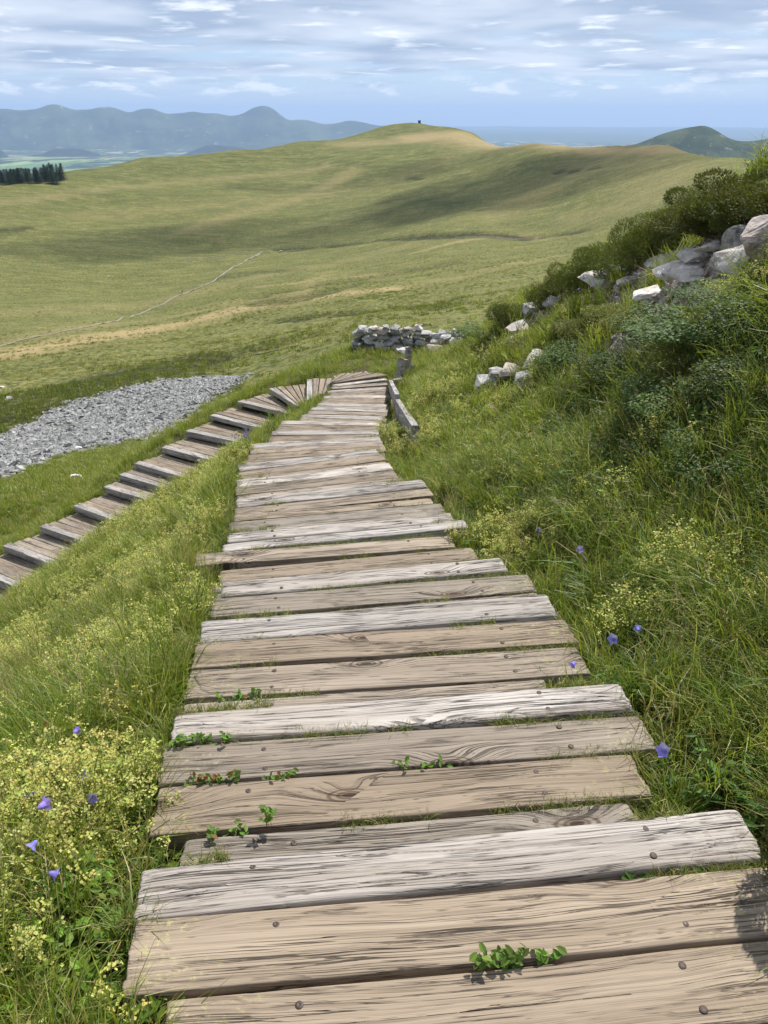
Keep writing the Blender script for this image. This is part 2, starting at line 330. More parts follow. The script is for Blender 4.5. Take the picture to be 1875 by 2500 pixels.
MTN=[(-8040.0,14978.6,48.1),(-7577.6,15217.8,112.4),(-6870.9,15549.6,85.6),(-6757.6,15599.2,95.6),(-6566.4,15680.6,62.6),(-6419.7,15741.2,82.7),(-6325.3,15779.4,72.9),(-6240.0,15813.3,116.8),(-6155.9,15846.3,152.9),(-6074.5,15877.7,171.1),(-5994.4,15908.1,179.4),(-5899.8,15943.4,153.8),(-5826.1,15970.5,118.0),(-5733.0,16004.1,74.0),(-5631.2,16040.2,78.2),(-5527.8,16076.2,88.5),(-5447.2,16103.7,80.5),(-5370.8,16129.3,109.0),(-5295.4,16154.2,129.5),(-5172.0,16194.2,121.7),(-5067.4,16227.2,121.9),(-4966.9,16258.2,89.5),(-4786.4,16312.3,13.6),(-4717.0,16332.5,50.8),(-4604.2,16364.6,90.0),(-4494.0,16395.2,106.7),(-4384.9,16424.7,111.0),(-4281.6,16452.0,65.7),(-4136.6,16489.1,-7.1),(-4023.3,16517.1,13.8),(-3799.0,16570.1,24.3),(-3706.9,16590.9,45.3),(-3615.7,16611.0,55.8),(-3441.2,16648.1,13.9),(-3366.3,16663.4,14.3),(-3193.2,16697.4,26.2),(-3003.2,16732.6,-25.5),(-2849.8,16759.4,-13.6),(-2716.3,16781.6,14.4),(-2624.9,16796.1,62.2),(-2532.3,16810.3,125.9),(-2309.9,16842.3,161.9),(-2201.8,16856.8,130.2),(-2137.7,16865.1,94.4),(-2010.4,16880.7,-1.6),(-1882.4,16895.5,-106.5),(-1656.5,16919.1,-82.3),(-1432.2,16939.6,-106.8),(-1253.5,16953.7,-167.9),(-980.7,16971.7,-168.1),(-705.7,16985.3,-98.9),(-432.6,16994.5,-127.5),(-158.8,16999.3,-188.8),(207.7,16998.7,-221.5),(483.0,16993.1,-254.3),(896.4,16976.4,-311.6),]
PEAK=[(1060.4,4063.9,-154.2),(1109.7,4050.7,-135.7),(1179.7,4030.9,-125.1),(1236.8,4013.8,-103.0),(1292.7,3996.1,-80.1),(1385.6,3964.9,-55.5),(1431.8,3948.4,-48.6),(1468.5,3934.9,-43.7),(1488.3,3927.5,-51.2),(1508.7,3919.7,-62.4),(1579.9,3891.5,-102.7),(1617.1,3876.2,-108.9),(1670.0,3853.7,-105.5),(1719.7,3831.8,-95.5),(1794.2,3797.5,-78.9),(1876.0,3757.7,-73.5),(1960.8,3714.2,-95.3),]
BUMP1=[(2778.4,25851.1,-726.5),(2979.0,25828.8,-599.6),(3113.3,25812.9,-536.4),(3318.7,25787.3,-523.4),(3493.1,25764.3,-566.8),(3638.9,25744.1,-692.0),(3887.7,25707.7,-817.1),]
BUMP2=[(4564.7,29650.7,-942.4),(4792.0,29614.8,-832.2),(5102.4,29562.9,-801.8),(5338.3,29521.2,-829.6),(5577.5,29477.0,-900.6),(5814.8,29431.1,-957.1),(6276.9,29336.0,-968.5),(6501.7,29287.0,-930.8),(6725.8,29236.3,-900.5),(6955.1,29182.6,-927.5),(7185.9,29126.7,-975.9),]
TAN=[]
_b=[(-102.9,188.6,16.0),(-102.1,201.3,16.0),(-96.0,216.1,16.0),(-84.3,240.6,14.0),(-73.6,266.4,10.0),(-53.9,274.6,8.0),(-34.2,275.3,6.0),(-14.5,275.3,5.0),(3.2,268.2,4.0)]
TAN.append((_b,1.0))
_b=[(-120.4,238.8,6.0),(-107.9,285.2,8.0),(-88.8,296.7,6.0),(-63.8,307.5,6.0),(-31.6,282.5,5.0),(-28.9,382.6,4.0)]
TAN.append((_b,.35))
_b=[(37.8,992.5,25.0),(85.6,929.0,30.0),(147.4,775.1,25.0),(175.7,686.4,22.0),(200.4,602.7,18.0)]
TAN.append((_b,.9))
_b=[(-36.3,962.3,22.0),(37.6,984.4,14.0)]
TAN.append((_b,.5))
_b=[(73.5,519.0,14.0),(94.7,563.7,16.0),(120.9,588.9,18.0),(157.3,623.5,30.0),(169.7,595.8,25.0),(165.4,490.6,20.0),(140.8,441.3,16.0),(110.9,466.8,12.0)]
TAN.append((_b,.22))
_b=[(17.0,419.7,3.0),(43.4,444.9,3.0),(77.9,454.4,3.0),(98.8,412.2,3.0)]
TAN.append((_b,.7))
_b=[(-142.6,582.9,8.0),(-118.9,639.5,8.0),(-74.6,704.3,8.0),(-31.0,808.9,10.0)]
TAN.append((_b,.35))
_b=[(-57.8,364.9,3.0),(-34.3,345.2,3.0),(-5.7,332.9,3.0),(9.7,330.3,3.0)]
TAN.append((_b,.6))
_b=[(-302.0,649.4,8.0),(-238.8,741.8,8.0),(-159.1,800.7,8.0),(-59.5,836.1,8.0)]
TAN.append((_b,.35))
HEATH=[]
_b=[(-41.1,74.3,14.0),(-37.9,78.0,12.0),(-36.2,89.1,12.0),(-36.3,110.8,10.0),(-32.3,128.6,7.0),(-21.4,129.9,4.0)]
HEATH.append((_b,1.0))
_b=[(-29.7,120.5,1.6),(-27.3,131.2,1.8),(-21.8,132.4,1.8),(-14.8,128.5,2.0),(-8.4,126.4,2.0)]
HEATH.append((_b,1.0))
_b=[(-27.5,199.7,2.0),(-16.9,188.8,2.5),(-7.4,177.2,2.5),(2.0,161.1,2.5),(10.9,140.0,3.0)]
HEATH.append((_b,1.0))
_b=[(-68.7,520.5,2.0),(-38.7,519.9,2.5),(-8.6,510.7,3.0),(14.4,499.5,4.0),(35.0,469.5,5.0),(70.1,454.4,5.0),(99.9,417.0,4.0)]
HEATH.append((_b,1.0))
_b=[(-89.0,435.6,6.0),(-69.0,439.0,7.0),(-46.8,423.8,5.0)]
HEATH.append((_b,.5))
_b=[(-49.2,309.0,4.0),(-28.2,321.2,5.0),(-5.6,322.9,5.0),(25.4,336.0,5.0)]
HEATH.append((_b,.5))
_b=[(-45.6,285.7,4.0),(-34.4,277.2,5.0),(-21.9,287.2,5.0),(-12.3,301.8,4.0)]
HEATH.append((_b,.6))
_b=[(-267.4,552.8,6.0),(-258.0,560.1,7.0),(-250.6,573.0,4.0)]
HEATH.append((_b,.9))
_b=[(22.9,747.2,3.0),(30.7,736.4,3.0)]
HEATH.append((_b,1.4))
_b=[(-66.1,812.6,2.0),(-60.6,810.2,2.0)]
HEATH.append((_b,1.4))
_b=[(125.1,629.6,2.0),(138.2,611.1,2.0),(150.9,596.1,2.0)]
HEATH.append((_b,1.0))
_b=[(-61.7,570.8,6.0),(-30.2,595.2,8.0),(7.0,606.0,10.0),(56.2,587.7,10.0)]
HEATH.append((_b,.25))
_b=[(-36.9,155.8,2.0),(-34.9,156.2,2.0)]
HEATH.append((_b,1.0))
PATHS=[]
_b=[(-76.2,520.4,1.3),(-79.0,508.1,1.4),(-85.6,476.9,1.4),(-92.2,438.5,1.4),(-96.1,398.7,1.4),(-97.3,374.4,1.4),(-104.4,362.7,1.4),(-106.4,336.5,1.4),(-104.4,306.8,1.2),(-106.6,281.6,1.0),(-111.1,258.9,0.8),(-118.9,235.6,0.7),(-120.6,222.0,0.7)]
PATHS.append(_b)
_b=[(-132.7,498.8,0.8),(-116.5,504.6,0.9),(-96.7,508.6,1.0),(-79.3,510.4,1.1),(-62.6,519.5,1.0),(-44.4,516.8,0.8)]
PATHS.append(_b)
_b=[(187.0,549.4,1.0),(184.8,533.5,1.0),(174.5,504.7,1.0),(165.3,478.0,1.0),(158.1,457.7,1.0)]
PATHS.append(_b)
_b=[(34.5,461.8,0.8),(59.2,449.4,0.8),(90.9,430.0,0.8)]
PATHS.append(_b)
STREAM=[]
_b=[(-8.5,108.7,0.5),(-13.9,120.7,0.5),(-18.0,123.1,0.6),(-20.6,118.4,0.6),(-23.9,117.9,0.6),(-25.5,115.2,0.6)]
STREAM.append(_b)
SCREE=[(-34.5,55.8),(-34.7,65.1),(-33.1,68.1),(-33.1,74.9),(-30.7,77.6),(-28.5,86.2),(-24.5,91.7),(-20.2,93.3),(-15.6,86.9),(-16.3,80.3),(-17.7,74.4),(-17.5,64.3),(-16.9,58.8),(-17.2,53.4),(-19.0,50.6),(-20.7,49.1),(-21.3,46.8),(-21.9,43.3),(-21.2,38.6),(-21.9,34.6),]
ISLE=[(-28.5,64.1,1.1,1.1),(-24.7,69.4,0.6,0.8),]
BED=[(-2.44,5.48,0.80,1.00),(-2.69,5.28,0.70,1.00),(-2.05,5.37,0.70,1.00),(-2.50,4.33,0.50,0.90),(-1.31,3.66,0.35,0.60),(-1.29,2.94,0.35,0.50),(-4.05,8.09,0.70,0.40),(-1.44,5.08,0.40,0.40),(-1.32,2.10,0.26,0.70),(-1.08,1.97,0.22,0.60),(-1.00,2.12,0.20,0.50),(-1.20,1.76,0.24,1.00),(-0.99,1.68,0.24,0.90),(-0.82,1.65,0.18,0.70),(-0.98,1.51,0.17,0.90),(-1.02,1.43,0.10,0.70),(-0.77,1.74,0.10,0.50),(-4.49,16.95,0.50,0.60),(-2.96,17.12,0.40,0.80),(-2.68,17.59,0.40,0.80),(-2.83,7.84,0.50,0.50),(-4.99,15.22,0.50,0.30),(-5.82,12.90,0.50,0.50),(0.34,10.54,0.50,0.90),(0.60,10.41,0.70,0.90),(0.64,9.01,0.60,0.70),(0.92,11.28,0.80,0.70),(1.21,11.50,0.80,0.60),(0.13,9.62,0.35,1.00),(0.10,10.13,0.30,1.00),(1.48,7.30,0.60,0.60),(1.31,6.77,0.50,0.40),(0.98,4.02,0.30,0.30),(0.77,4.28,0.25,0.70),(0.71,4.45,0.20,0.50),(2.43,5.15,0.50,1.00),(2.42,5.52,0.50,0.80),(1.29,2.98,0.25,0.50),(1.33,2.76,0.20,0.40),(1.56,4.04,0.40,0.20),(1.85,3.78,0.30,0.20),(1.32,4.91,0.30,0.30),(1.06,8.74,0.40,0.50),(2.03,8.29,0.60,0.30),]
STRAW=[(-1.29,4.07,0.60,1.00),(-2.64,7.27,0.50,0.60),(1.50,20.42,0.80,0.70),(-2.11,3.43,0.40,0.60),(-3.96,7.15,0.60,0.60),(-6.37,14.89,0.60,0.50),(1.63,3.33,0.50,0.50),(0.84,1.94,0.20,0.70),(0.89,2.05,0.15,0.70),(0.23,8.52,0.30,0.50),(0.82,1.78,0.15,0.60),]
BILB=[(-0.73,1.24,0.20,1.00),(-0.75,1.09,0.22,1.00),(-0.69,1.18,0.16,1.00),(-0.78,1.02,0.22,0.80),(-0.68,1.57,0.10,0.80),(-0.69,1.34,0.10,1.00),(-0.65,0.99,0.20,1.00),(-0.90,2.81,0.12,0.30),]
TURF=[(0.70,1.84,0.35,1.00),(0.85,1.74,0.30,1.00),(0.80,2.51,0.40,0.90),(0.87,2.17,0.35,0.60),(0.87,3.26,0.35,0.80),(0.88,3.92,0.35,0.70),(1.01,1.63,0.25,1.00),(0.95,4.82,0.35,0.60),(0.65,21.03,1.30,1.00),(-0.12,21.28,1.30,1.00),(-1.00,20.60,1.20,0.90),(-0.83,19.42,0.80,0.60),(1.15,14.27,0.60,0.30),]
HERB=[(1.16,2.28,0.50,1.00),(1.16,1.89,0.35,1.00),(1.15,2.75,0.35,0.60),(1.44,3.39,0.45,0.70),(1.04,1.60,0.30,0.70),(1.39,2.63,0.30,0.60),(-0.50,1.34,0.15,0.50),(-0.63,1.41,0.15,0.80),(0.87,2.57,0.15,1.00),(1.74,4.08,0.60,0.80),(1.80,6.07,0.60,0.50),(-2.30,4.24,0.40,0.30),(-0.95,1.31,0.15,0.80),]
SHRUB=[(2.29,5.27,0.80,1.00),(2.07,4.39,0.80,1.00),(1.95,5.12,0.70,1.00),(1.99,6.17,0.60,0.80),(1.62,6.95,0.50,0.60),(2.29,8.07,0.50,0.50),(1.78,4.21,0.50,0.50),(1.91,3.84,0.40,0.60),(1.92,11.81,0.60,0.50),(1.52,11.84,0.50,0.90),(2.28,6.69,0.50,0.80),(2.04,7.91,0.50,0.80),(1.78,3.54,0.30,0.30),(1.02,9.47,0.50,0.30),]
BARE=[(2.46,6.90,0.60,1.20),(2.57,6.63,0.55,1.20),(2.68,8.16,0.30,0.90),(2.54,6.21,0.50,1.10),(2.51,9.07,0.22,0.80),(1.92,11.41,0.30,1.20),(2.05,11.02,0.30,1.20),(2.18,10.61,0.30,1.20),(2.39,10.35,0.28,1.10),(2.58,10.11,0.30,1.10),(2.59,8.67,0.32,1.10),(2.59,8.76,0.25,0.80),(3.01,8.19,0.40,1.00),(2.49,5.56,0.40,0.80),(-9.70,20.54,0.30,1.00),(-9.87,19.96,0.30,0.80),(1.51,8.95,0.30,0.90),(-0.59,19.33,0.35,1.00),(-1.00,19.20,0.30,1.00),]
HB=[(-1.06,1.97,-2.10),(-0.82,1.65,-1.94),(-1.01,1.56,-1.95),(-0.88,1.24,-1.82),(-0.90,1.74,-1.95),(-0.82,1.36,-1.81),(-0.96,1.46,-1.93),(0.98,3.49,-2.26),(0.94,4.14,-2.43),(1.02,2.57,-2.10),(0.94,2.50,-2.11),(0.98,2.49,-2.11),(0.78,2.42,-2.12),(0.87,1.70,-1.94),(1.21,8.51,-3.19),(1.19,8.28,-3.18),(0.69,10.96,-3.80),(-1.73,6.46,-3.37),(-2.20,8.01,-4.04),(7.45,88.01,-21.94),(8.58,96.04,-23.52),]
VIO=[(-1.73,8.97,-3.77),(-1.72,8.74,-3.77),(-1.69,8.89,-3.77),(-1.80,8.82,-3.78),(-1.66,8.92,-3.77),(-1.83,8.93,-3.79),(-1.68,8.84,-3.77),(-1.61,8.71,-3.77),(-1.71,8.78,-3.77),(-1.68,8.79,-3.77),(-1.65,8.72,-3.77),(-1.70,8.90,-3.77),(-1.72,8.79,-3.77),(-1.78,8.77,-3.77),(-1.63,8.82,-3.77),(-1.76,8.69,-3.78),(-1.72,8.96,-3.77),(-1.76,8.70,-3.77),(-1.68,8.73,-3.77),(-1.67,8.89,-3.77),(-1.72,9.04,-3.77),(-1.80,8.90,-3.78),(-1.78,8.83,-3.77),(-1.66,8.74,-3.77),(-1.70,8.87,-3.77),(-1.73,8.97,-3.77),]
SCAB=[(2.69,9.09,-1.67),(2.61,9.09,-1.75),(2.59,8.86,-1.71),(2.67,10.28,-2.01),(2.57,9.60,-1.90),(2.52,9.27,-1.86),(2.57,9.34,-1.83),(2.58,8.60,-1.71),(2.63,8.30,-1.67),(2.63,8.18,-1.66),(2.46,10.13,-2.23),(2.35,9.38,-2.05),(2.36,9.01,-1.98),(2.40,8.98,-1.95),(2.29,8.94,-2.07),(2.32,8.55,-2.01),(2.42,8.23,-1.92),(2.47,8.12,-1.89),(2.39,8.20,-1.98),]
YEL=[(0.84,2.73,-2.12),(0.91,2.70,-2.11),(0.88,2.64,-2.12),(0.91,2.63,-2.11),(0.85,2.55,-2.12),(0.88,2.76,-2.12),(0.94,3.08,-2.27),]
ROCKS=[
 (2.88,8.21,-1.41,0.36,0.22,'pale slab lying on the bare ledge, its left end dark with lichen'),
 (2.55,6.72,-1.21,0.44,0.16,'broad pale slab in front of the others on the bare ledge'),
 (2.54,6.56,-1.22,0.38,0.10,'thin pale slab jutting out lowest over the grass edge of the ledge'),
 (2.64,6.73,-1.08,0.30,0.16,'small pale stone on the brown soil between the bushes'),
 (2.57,5.35,-0.80,0.32,0.28,'big pinkish boulder rising behind the ledge at the bank top'),
 (2.68,6.02,-0.93,0.28,0.26,'dark grey pointed rock leaning on the left of the big boulder'),
 (2.53,5.61,-0.95,0.34,0.14,'pale slab half under the yellow flowers below the big boulder'),
 (2.60,9.43,-1.80,0.45,0.20,'ribbed pale stone among the blue flowers'),
 (2.64,8.71,-1.66,0.16,0.12,'white cobble right of the ribbed stone'),
 (2.66,8.51,-1.64,0.20,0.14,'pinkish cobble at the foot of the round green bush'),
 (1.96,11.02,-2.76,0.35,0.12,'flat pale stone at the foot of the bare scar'),
 (1.35,9.76,-3.28,0.34,0.22,'greyish stone at the lower left end of the small outcrop in the grass'),
 (1.52,9.73,-3.15,0.30,0.22,'grey block in the middle of the small outcrop in the grass'),
 (1.60,9.42,-3.01,0.28,0.20,'rounded pinkish white stone on the small outcrop in the grass'),
 (1.76,8.76,-2.67,0.36,0.14,'whitish ridged stone highest on the right of the small outcrop'),
 (1.64,8.44,-2.78,0.30,0.14,'low lilac grey stone at the right foot of the small outcrop'),
 (2.28,10.56,-2.31,0.30,0.20,'grey stone by the orange tinted tuft on the bank crest'),
 (2.68,6.64,-1.01,0.20,0.12,'small grey stone in the soil cleft under the bush'),
 (2.17,11.32,-2.57,0.30,0.25,'dark grey stone on the skyline left of the orange tinted tuft'),
 (2.39,7.07,-1.46,0.25,0.10,'low pale stone under the dry twigs below the ledge'),
]
BUSH=[
 (2.89,6.24,-0.66,0.60,0.42,0,'dark heather bush filling the top right corner of the bank'),
 (3.45,8.33,-0.90,0.50,0.40,0,'dark green heather bush above the soil cleft'),
 (3.56,9.38,-1.10,0.45,0.34,1,'olive heather bush on the crest left of the soil cleft'),
 (2.78,6.83,-0.87,0.42,0.36,0,'overhanging dark bush right above the pale ledge stones'),
 (3.16,8.81,-1.13,0.45,0.36,1,'heather bush standing out leftmost on the steep upper crest'),
 (2.84,6.60,-0.77,0.45,0.40,1,'yellow green heather tuft beside the big boulder'),
 (2.85,8.64,-1.39,0.42,0.55,0,'rounded dark green bush on the left of the pale slabs'),
 (2.75,9.33,-1.66,0.45,0.48,1,'dull green heather patch left of the rounded bush'),
 (2.77,10.26,-1.90,0.44,0.48,1,'grey green heather patch on the skyline behind the blue flowers'),
 (2.51,10.52,-2.11,0.42,0.46,1,'low heather patch on the skyline farther down the crest'),
 (2.25,10.87,-2.37,0.42,0.42,1,'olive tussocky bush on the skyline between the bare scar and the grey skyline stone'),
 (1.98,11.71,-2.87,0.50,0.42,0,'dark tussock bush left of the bare scar'),
 (1.84,13.81,-3.59,0.55,0.38,2,'dark leafy bilberry bush right of the stone wall'),
 (2.02,7.80,-2.32,0.50,0.32,2,'leafy bilberry bush above the small outcrop'),
 (2.20,4.93,-1.23,0.60,0.18,2,'dense leafy bilberry bush below the ledge'),
 (2.18,4.41,-1.16,0.55,0.30,2,'dark leafy bilberry bush at the right edge of the picture'),
 (2.22,5.71,-1.48,0.50,0.22,2,'leafy bush with dead twigs in the middle of the bank'),
 (2.28,6.78,-1.62,0.42,0.20,1,'brownish heather bush under the blue flowers'),
 (2.36,5.05,-1.04,0.42,0.13,2,'leafy bush just under the yellow flowers of the ledge'),
 (2.02,6.28,-1.91,0.42,0.22,2,'low dark bilberry clump in the grass right of the small outcrop'),
 (1.86,4.45,-1.58,0.42,0.24,2,'dark bilberry clump in the middle of the right bank, above the long grass'),
 (1.94,3.96,-1.35,0.40,0.26,2,'bilberry clump by the right picture edge, below the largest leafy bush'),
 (2.33,8.20,-2.05,0.45,0.20,1,'brownish low heather clump left of the leafy bush with dead twigs'),
 (1.66,4.21,-1.73,0.34,0.16,0,'small dark heather clump surrounded by long grass on the lower bank'),
 (1.84,3.53,-1.57,0.34,0.20,2,'lowest bilberry clump at the right picture edge'),
 (2.19,8.64,-2.19,0.40,0.20,1,'olive heather clump above the bilberry bush of the small outcrop'),
 (1.87,8.68,-2.58,0.30,0.14,0,'little dark tuft of heather behind the whitish ridged stone'),
 (2.00,4.70,-1.40,0.50,0.24,0,'dark heather clump under the leafy bush with dead twigs'),
 (1.25,8.51,-3.17,0.26,0.14,1,'small heather clump below the small outcrop'),
]
MID=[(-47.0,92.2,-31.7,1.0),(-157.8,454.4,-82.4,1.2),(-12.9,29.4,-13.6,0.6),(-58.3,113.0,-37.1,1.0),(-65.8,512.9,-78.1,3.0),(5.1,673.0,-58.9,1.5),(-21.1,49.2,-20.5,0.6),]
PEOPLE=[
 (-103.7,360.4,-78.30,'walker in a white top on the gravel path, nearest to the viewer'),
 (-99.8,384.5,-78.38,'walker in a white top, left one of the pair farther up the gravel path'),
 (-99.0,385.2,-78.34,'walker in a dark top, right one of the pair farther up the gravel path'),
 (180.8,690.4,-24.08,'distant walker on the skyline, leftmost of the three'),
 (182.1,689.6,-23.95,'distant walker on the skyline, middle one of the three'),
 (183.1,687.8,-24.11,'distant paler walker on the skyline, rightmost of the three'),
]
HUT=(47.1,1147.9,-10.43) #266.5
WOODS=[]
WOODS.append([(-5834,11841,-325),(-5557,11974,-335),(-5414,12039,-346),(-5335,12074,-386),(-5285,12096,-435),(-5246,12113,-467)])
WOODS.append([(-5347,12069,-449),(-5262,12106,-395),(-5127,12164,-385),(-5009,12213,-403),(-4922,12248,-431),(-4856,12274,-400),(-4760,12312,-384),(-4570,12384,-379),(-4348,12463,-378),(-4152,12530,-381),(-4039,12567,-388),(-3979,12586,-435),(-3935,12600,-468)])
WOODS.append([(-3301,12781,-459),(-3208,12804,-402),(-3082,12835,-374),(-2886,12881,-361),(-2708,12919,-342),(-2528,12956,-354),(-2276,13002,-374),(-1911,13061,-405),(-1541,13110,-445)])
CLOUDS=[((-60,580,-74),1500,240,56,3,0.3),((60,775,-42),1600,160,36,5,0.0),((200,620,-48),1500,200,100,8,-0.1)]
BARE += [(2.62,9.3,.32,1.3),(2.62,9.9,.3,1.3),(2.68,10.5,.3,1.2),(2.66,11.1,.3,1.2),(2.6,11.8,.3,1.2),(2.45,12.5,.32,1.2),(2.3,13.2,.3,1.1),(2.1,12.6,.25,1.0)]
BED += [(-1.5,3.4,.4,.8),(-1.8,4.4,.5,.9),(-2.1,5.6,.55,.9),(-2.0,7.0,.6,.8),(-3.0,6.6,.6,.8),(-2.3,8.6,.6,.7),(1.2,6.0,.35,.6),(1.1,8.0,.5,.8),(1.2,10.5,.6,.9)]
TAN.append(([(-160,330,10),(-95,380,12),(-40,430,10),(20,470,8)],.22))
TAN.append(([(-230,640,16),(-120,690,18),(0,740,16),(90,850,20)],.15))
TAN.append(([(-60,250,6),(-20,270,7),(25,275,6),(60,300,6)],.3))
# ------------------------------------------------------------------ terrain as functions of world x, y
def sstep(x, a, b):
    t = np.clip((x-a)/(b-a), 0, 1); return t*t*(3-2*t)
def vnoise(x, y, seed=0):
    x = np.asarray(x, float); y = np.asarray(y, float)
    xi = np.floor(x).astype(np.int64); yi = np.floor(y).astype(np.int64)
    xf = x-xi; yf = y-yi
    def h(a, b):
        n = (a*374761393 + b*668265263 + seed*974634777) & 0xffffffff
        n = ((n ^ (n >> 13))*1274126177) & 0xffffffff
        n = (n ^ (n >> 16)) & 0xffffff
        return n/16777215.0
    u = xf*xf*(3-2*xf); v = yf*yf*(3-2*yf)
    return (h(xi, yi)*(1-u)+h(xi+1, yi)*u)*(1-v)+(h(xi, yi+1)*(1-u)+h(xi+1, yi+1)*u)*v
def fbm(x, y, o=4, seed=0, g=0.5):
    s = 0; a = 1; t = 0
    for i in range(o):
        s = s+a*vnoise(x*2**i+i*17.3, y*2**i-i*9.1, seed+i); t += a; a *= g
    return s/t
class RBF:
    def __init__(s, P, V, smooth=1e-4):
        P = np.asarray(P, float); V = np.asarray(V, float); n = len(P)
        s.P = P
        K = s.k(P, P)+smooth*np.eye(n)
        Q = np.c_[np.ones(n), P]
        A = np.block([[K, Q], [Q.T, np.zeros((3, 3))]])
        s.c = np.linalg.lstsq(A, np.r_[V, 0, 0, 0], rcond=None)[0]
    def k(s, A, B):
        d = np.sqrt(((A[:, None]-B[None])**2).sum(-1))+1e-9
        return d*d*np.log(d)
    def __call__(s, X):
        out = np.empty(len(X))
        for i in range(0, len(X), 20000):
            x = X[i:i+20000]
            out[i:i+20000] = s.k(x, s.P)@s.c[:-3]+np.c_[np.ones(len(x)), x]@s.c[-3:]
        return out
NEARP = [(2.63,8.92,-1.53),(2.78,10.44,-1.78),(2.89,12.26,-2.30),(2.81,13.51,-2.72),(2.59,15.38,-3.58),(2.42,18.04,-4.9),(2.12,20.39,-5.6),(4.3,16,-5.0),(-1.2,1.74,-2.05),(-1.0,1.0,-1.85),(-2,3.1,-2.85),(-3.5,5.9,-4.42),(-2.2,1.2,-2.55),(-2.6,7.5,-4.1),
 (-4.5,7.5,-5.3),(-5.2,8.84,-6.3),(-2.54,8.95,-4.38),(-2.2,11.1,-4.88),(-2.3,13.3,-5.5),(-2.2,15.5,-6.05),(-4.2,10.3,-5.95),(-4.4,13.2,-6.85),
 (-8,8,-8.4),(-10,9.5,-9.6),(-6,4,-5.9),(-10,3,-8.4),(-4,2,-3.9),(-8,12,-8.5),
 (-8.9,14.8,-8.9),(-7.4,16.3,-8.25),(-6.3,17.4,-7.6),(-5,18.6,-7.05),(-3.4,19.7,-6.5),(-2,20,-6.1),(-1,18.2,-5.87),(0,20,-5.95),(-1,21.5,-6.1),(1,21,-6.05),(-.9,23.4,-6.5),(1.5,23.4,-6.4),(0.2,18.5,-5.87),
 (-9,18.5,-10.2),(-7,20.5,-9.6),(-5,23,-9.3),(-2,26,-8.6),(0.5,26,-8.4),(3,26,-8.2),(-12,15,-11.2),
 (3,6.6,-.5),(3.1,9.0,-1.15),(2.8,22,-6.0),(5,20,-6.6),(6,14,-3.9),(6,9,-1.6),(8,12,-4.2),(4,4,.1),(6,3,.6),(4.4,7.6,-.3),
 (1.2,2,-1.84),(1.3,3,-2.0),(1.35,4,-2.1),(1.15,5.3,-2.45),(1.25,1.0,-1.66),(1.9,2.85,-1.45),(2.1,4.1,-1.22),(2.5,5.2,-.86),(2.1,5.9,-1.72),(2.7,7.7,-1.5),(2.5,10.1,-2.3),(1.93,9.8,-2.8),(1.54,7.6,-2.8),(1.5,8.7,-2.95),(.95,9.5,-3.5),(1.2,13.2,-4.1),(1.8,5.7,-2.12),(1.0,16,-5.1),(1.8,16.3,-4.7),
 (2,-1,-.9),(2.6,1.6,-1.0),(0,-3,-.9),(-3,-2,-2.6),(3,-2,0.1),(6,0,1.4),(-6,-1,-4.9),(-10,-3,-7),(0,-8,1),(8,-6,4),(-8,-8,-4)]
PL = [(p[0], p[1], p[2], p[3], p[4], p[5]) for p in MAIN+LOW]
for (a, b, c_, d, z, tn) in FAN:
    a, b, c_, d = map(np.array, (a, b, c_, d)); m0 = (a+c_)/2; m1 = (b+d)/2
    PL.append(((m0+m1)[0]/2, (m0+m1)[1]/2, z, float(np.hypot(*(m0-m1))), .17, math.degrees(math.atan2(*(m1-m0)[::-1]))))
PLA = np.array(PL)
_np = list(NEARP)
for i, p in enumerate(PL):
    if i % 4 == 0 and i < len(MAIN)+len(LOW): _np.append((p[0], p[1], p[2]-.13))
_np += [p for p in FARC if math.hypot(p[0], p[1]) < 70]
NA = np.array(_np); NEAR = RBF(NA[:, :2]/10, NA[:, 2], 2e-3)
_fp = list(FARC)+[p for p in NEARP if math.hypot(p[0], p[1]) > 15]
FA = np.array(_fp); _r = np.hypot(FA[:, 0], FA[:, 1])
FARF = RBF(np.c_[np.arctan2(FA[:, 0], FA[:, 1])*2.2, np.log(_r)], FA[:, 2]/_r, 2e-4)
def plank_dist(x, y, grow=0.0):
    """distance to the nearest plank footprint, lowest top under it"""
    best = np.full(x.shape, 9.0); zb = np.zeros(x.shape)
    for (cx, cy, z, L, W, ang) in PLA:
        ca, sa = math.cos(R(ang)), math.sin(R(ang))
        m = (np.abs(x-cx) < 1.9) & (np.abs(y-cy) < 1.9)
        if not m.any(): continue
        dx = x[m]-cx; dy = y[m]-cy
        lx = np.abs(dx*ca+dy*sa)-L/2; ly = np.abs(-dx*sa+dy*ca)-W/2-.02
        d = np.hypot(np.maximum(lx, 0), np.maximum(ly, 0))
        bm = best[m]; zm = zb[m]
        take = (d < bm-1e-6) | ((d <= bm+.10) & (d < .16) & (z < zm))
        zm = np.where(take, z, zm); bm = np.minimum(bm, d)
        best[m] = bm; zb[m] = zm
    return best, zb
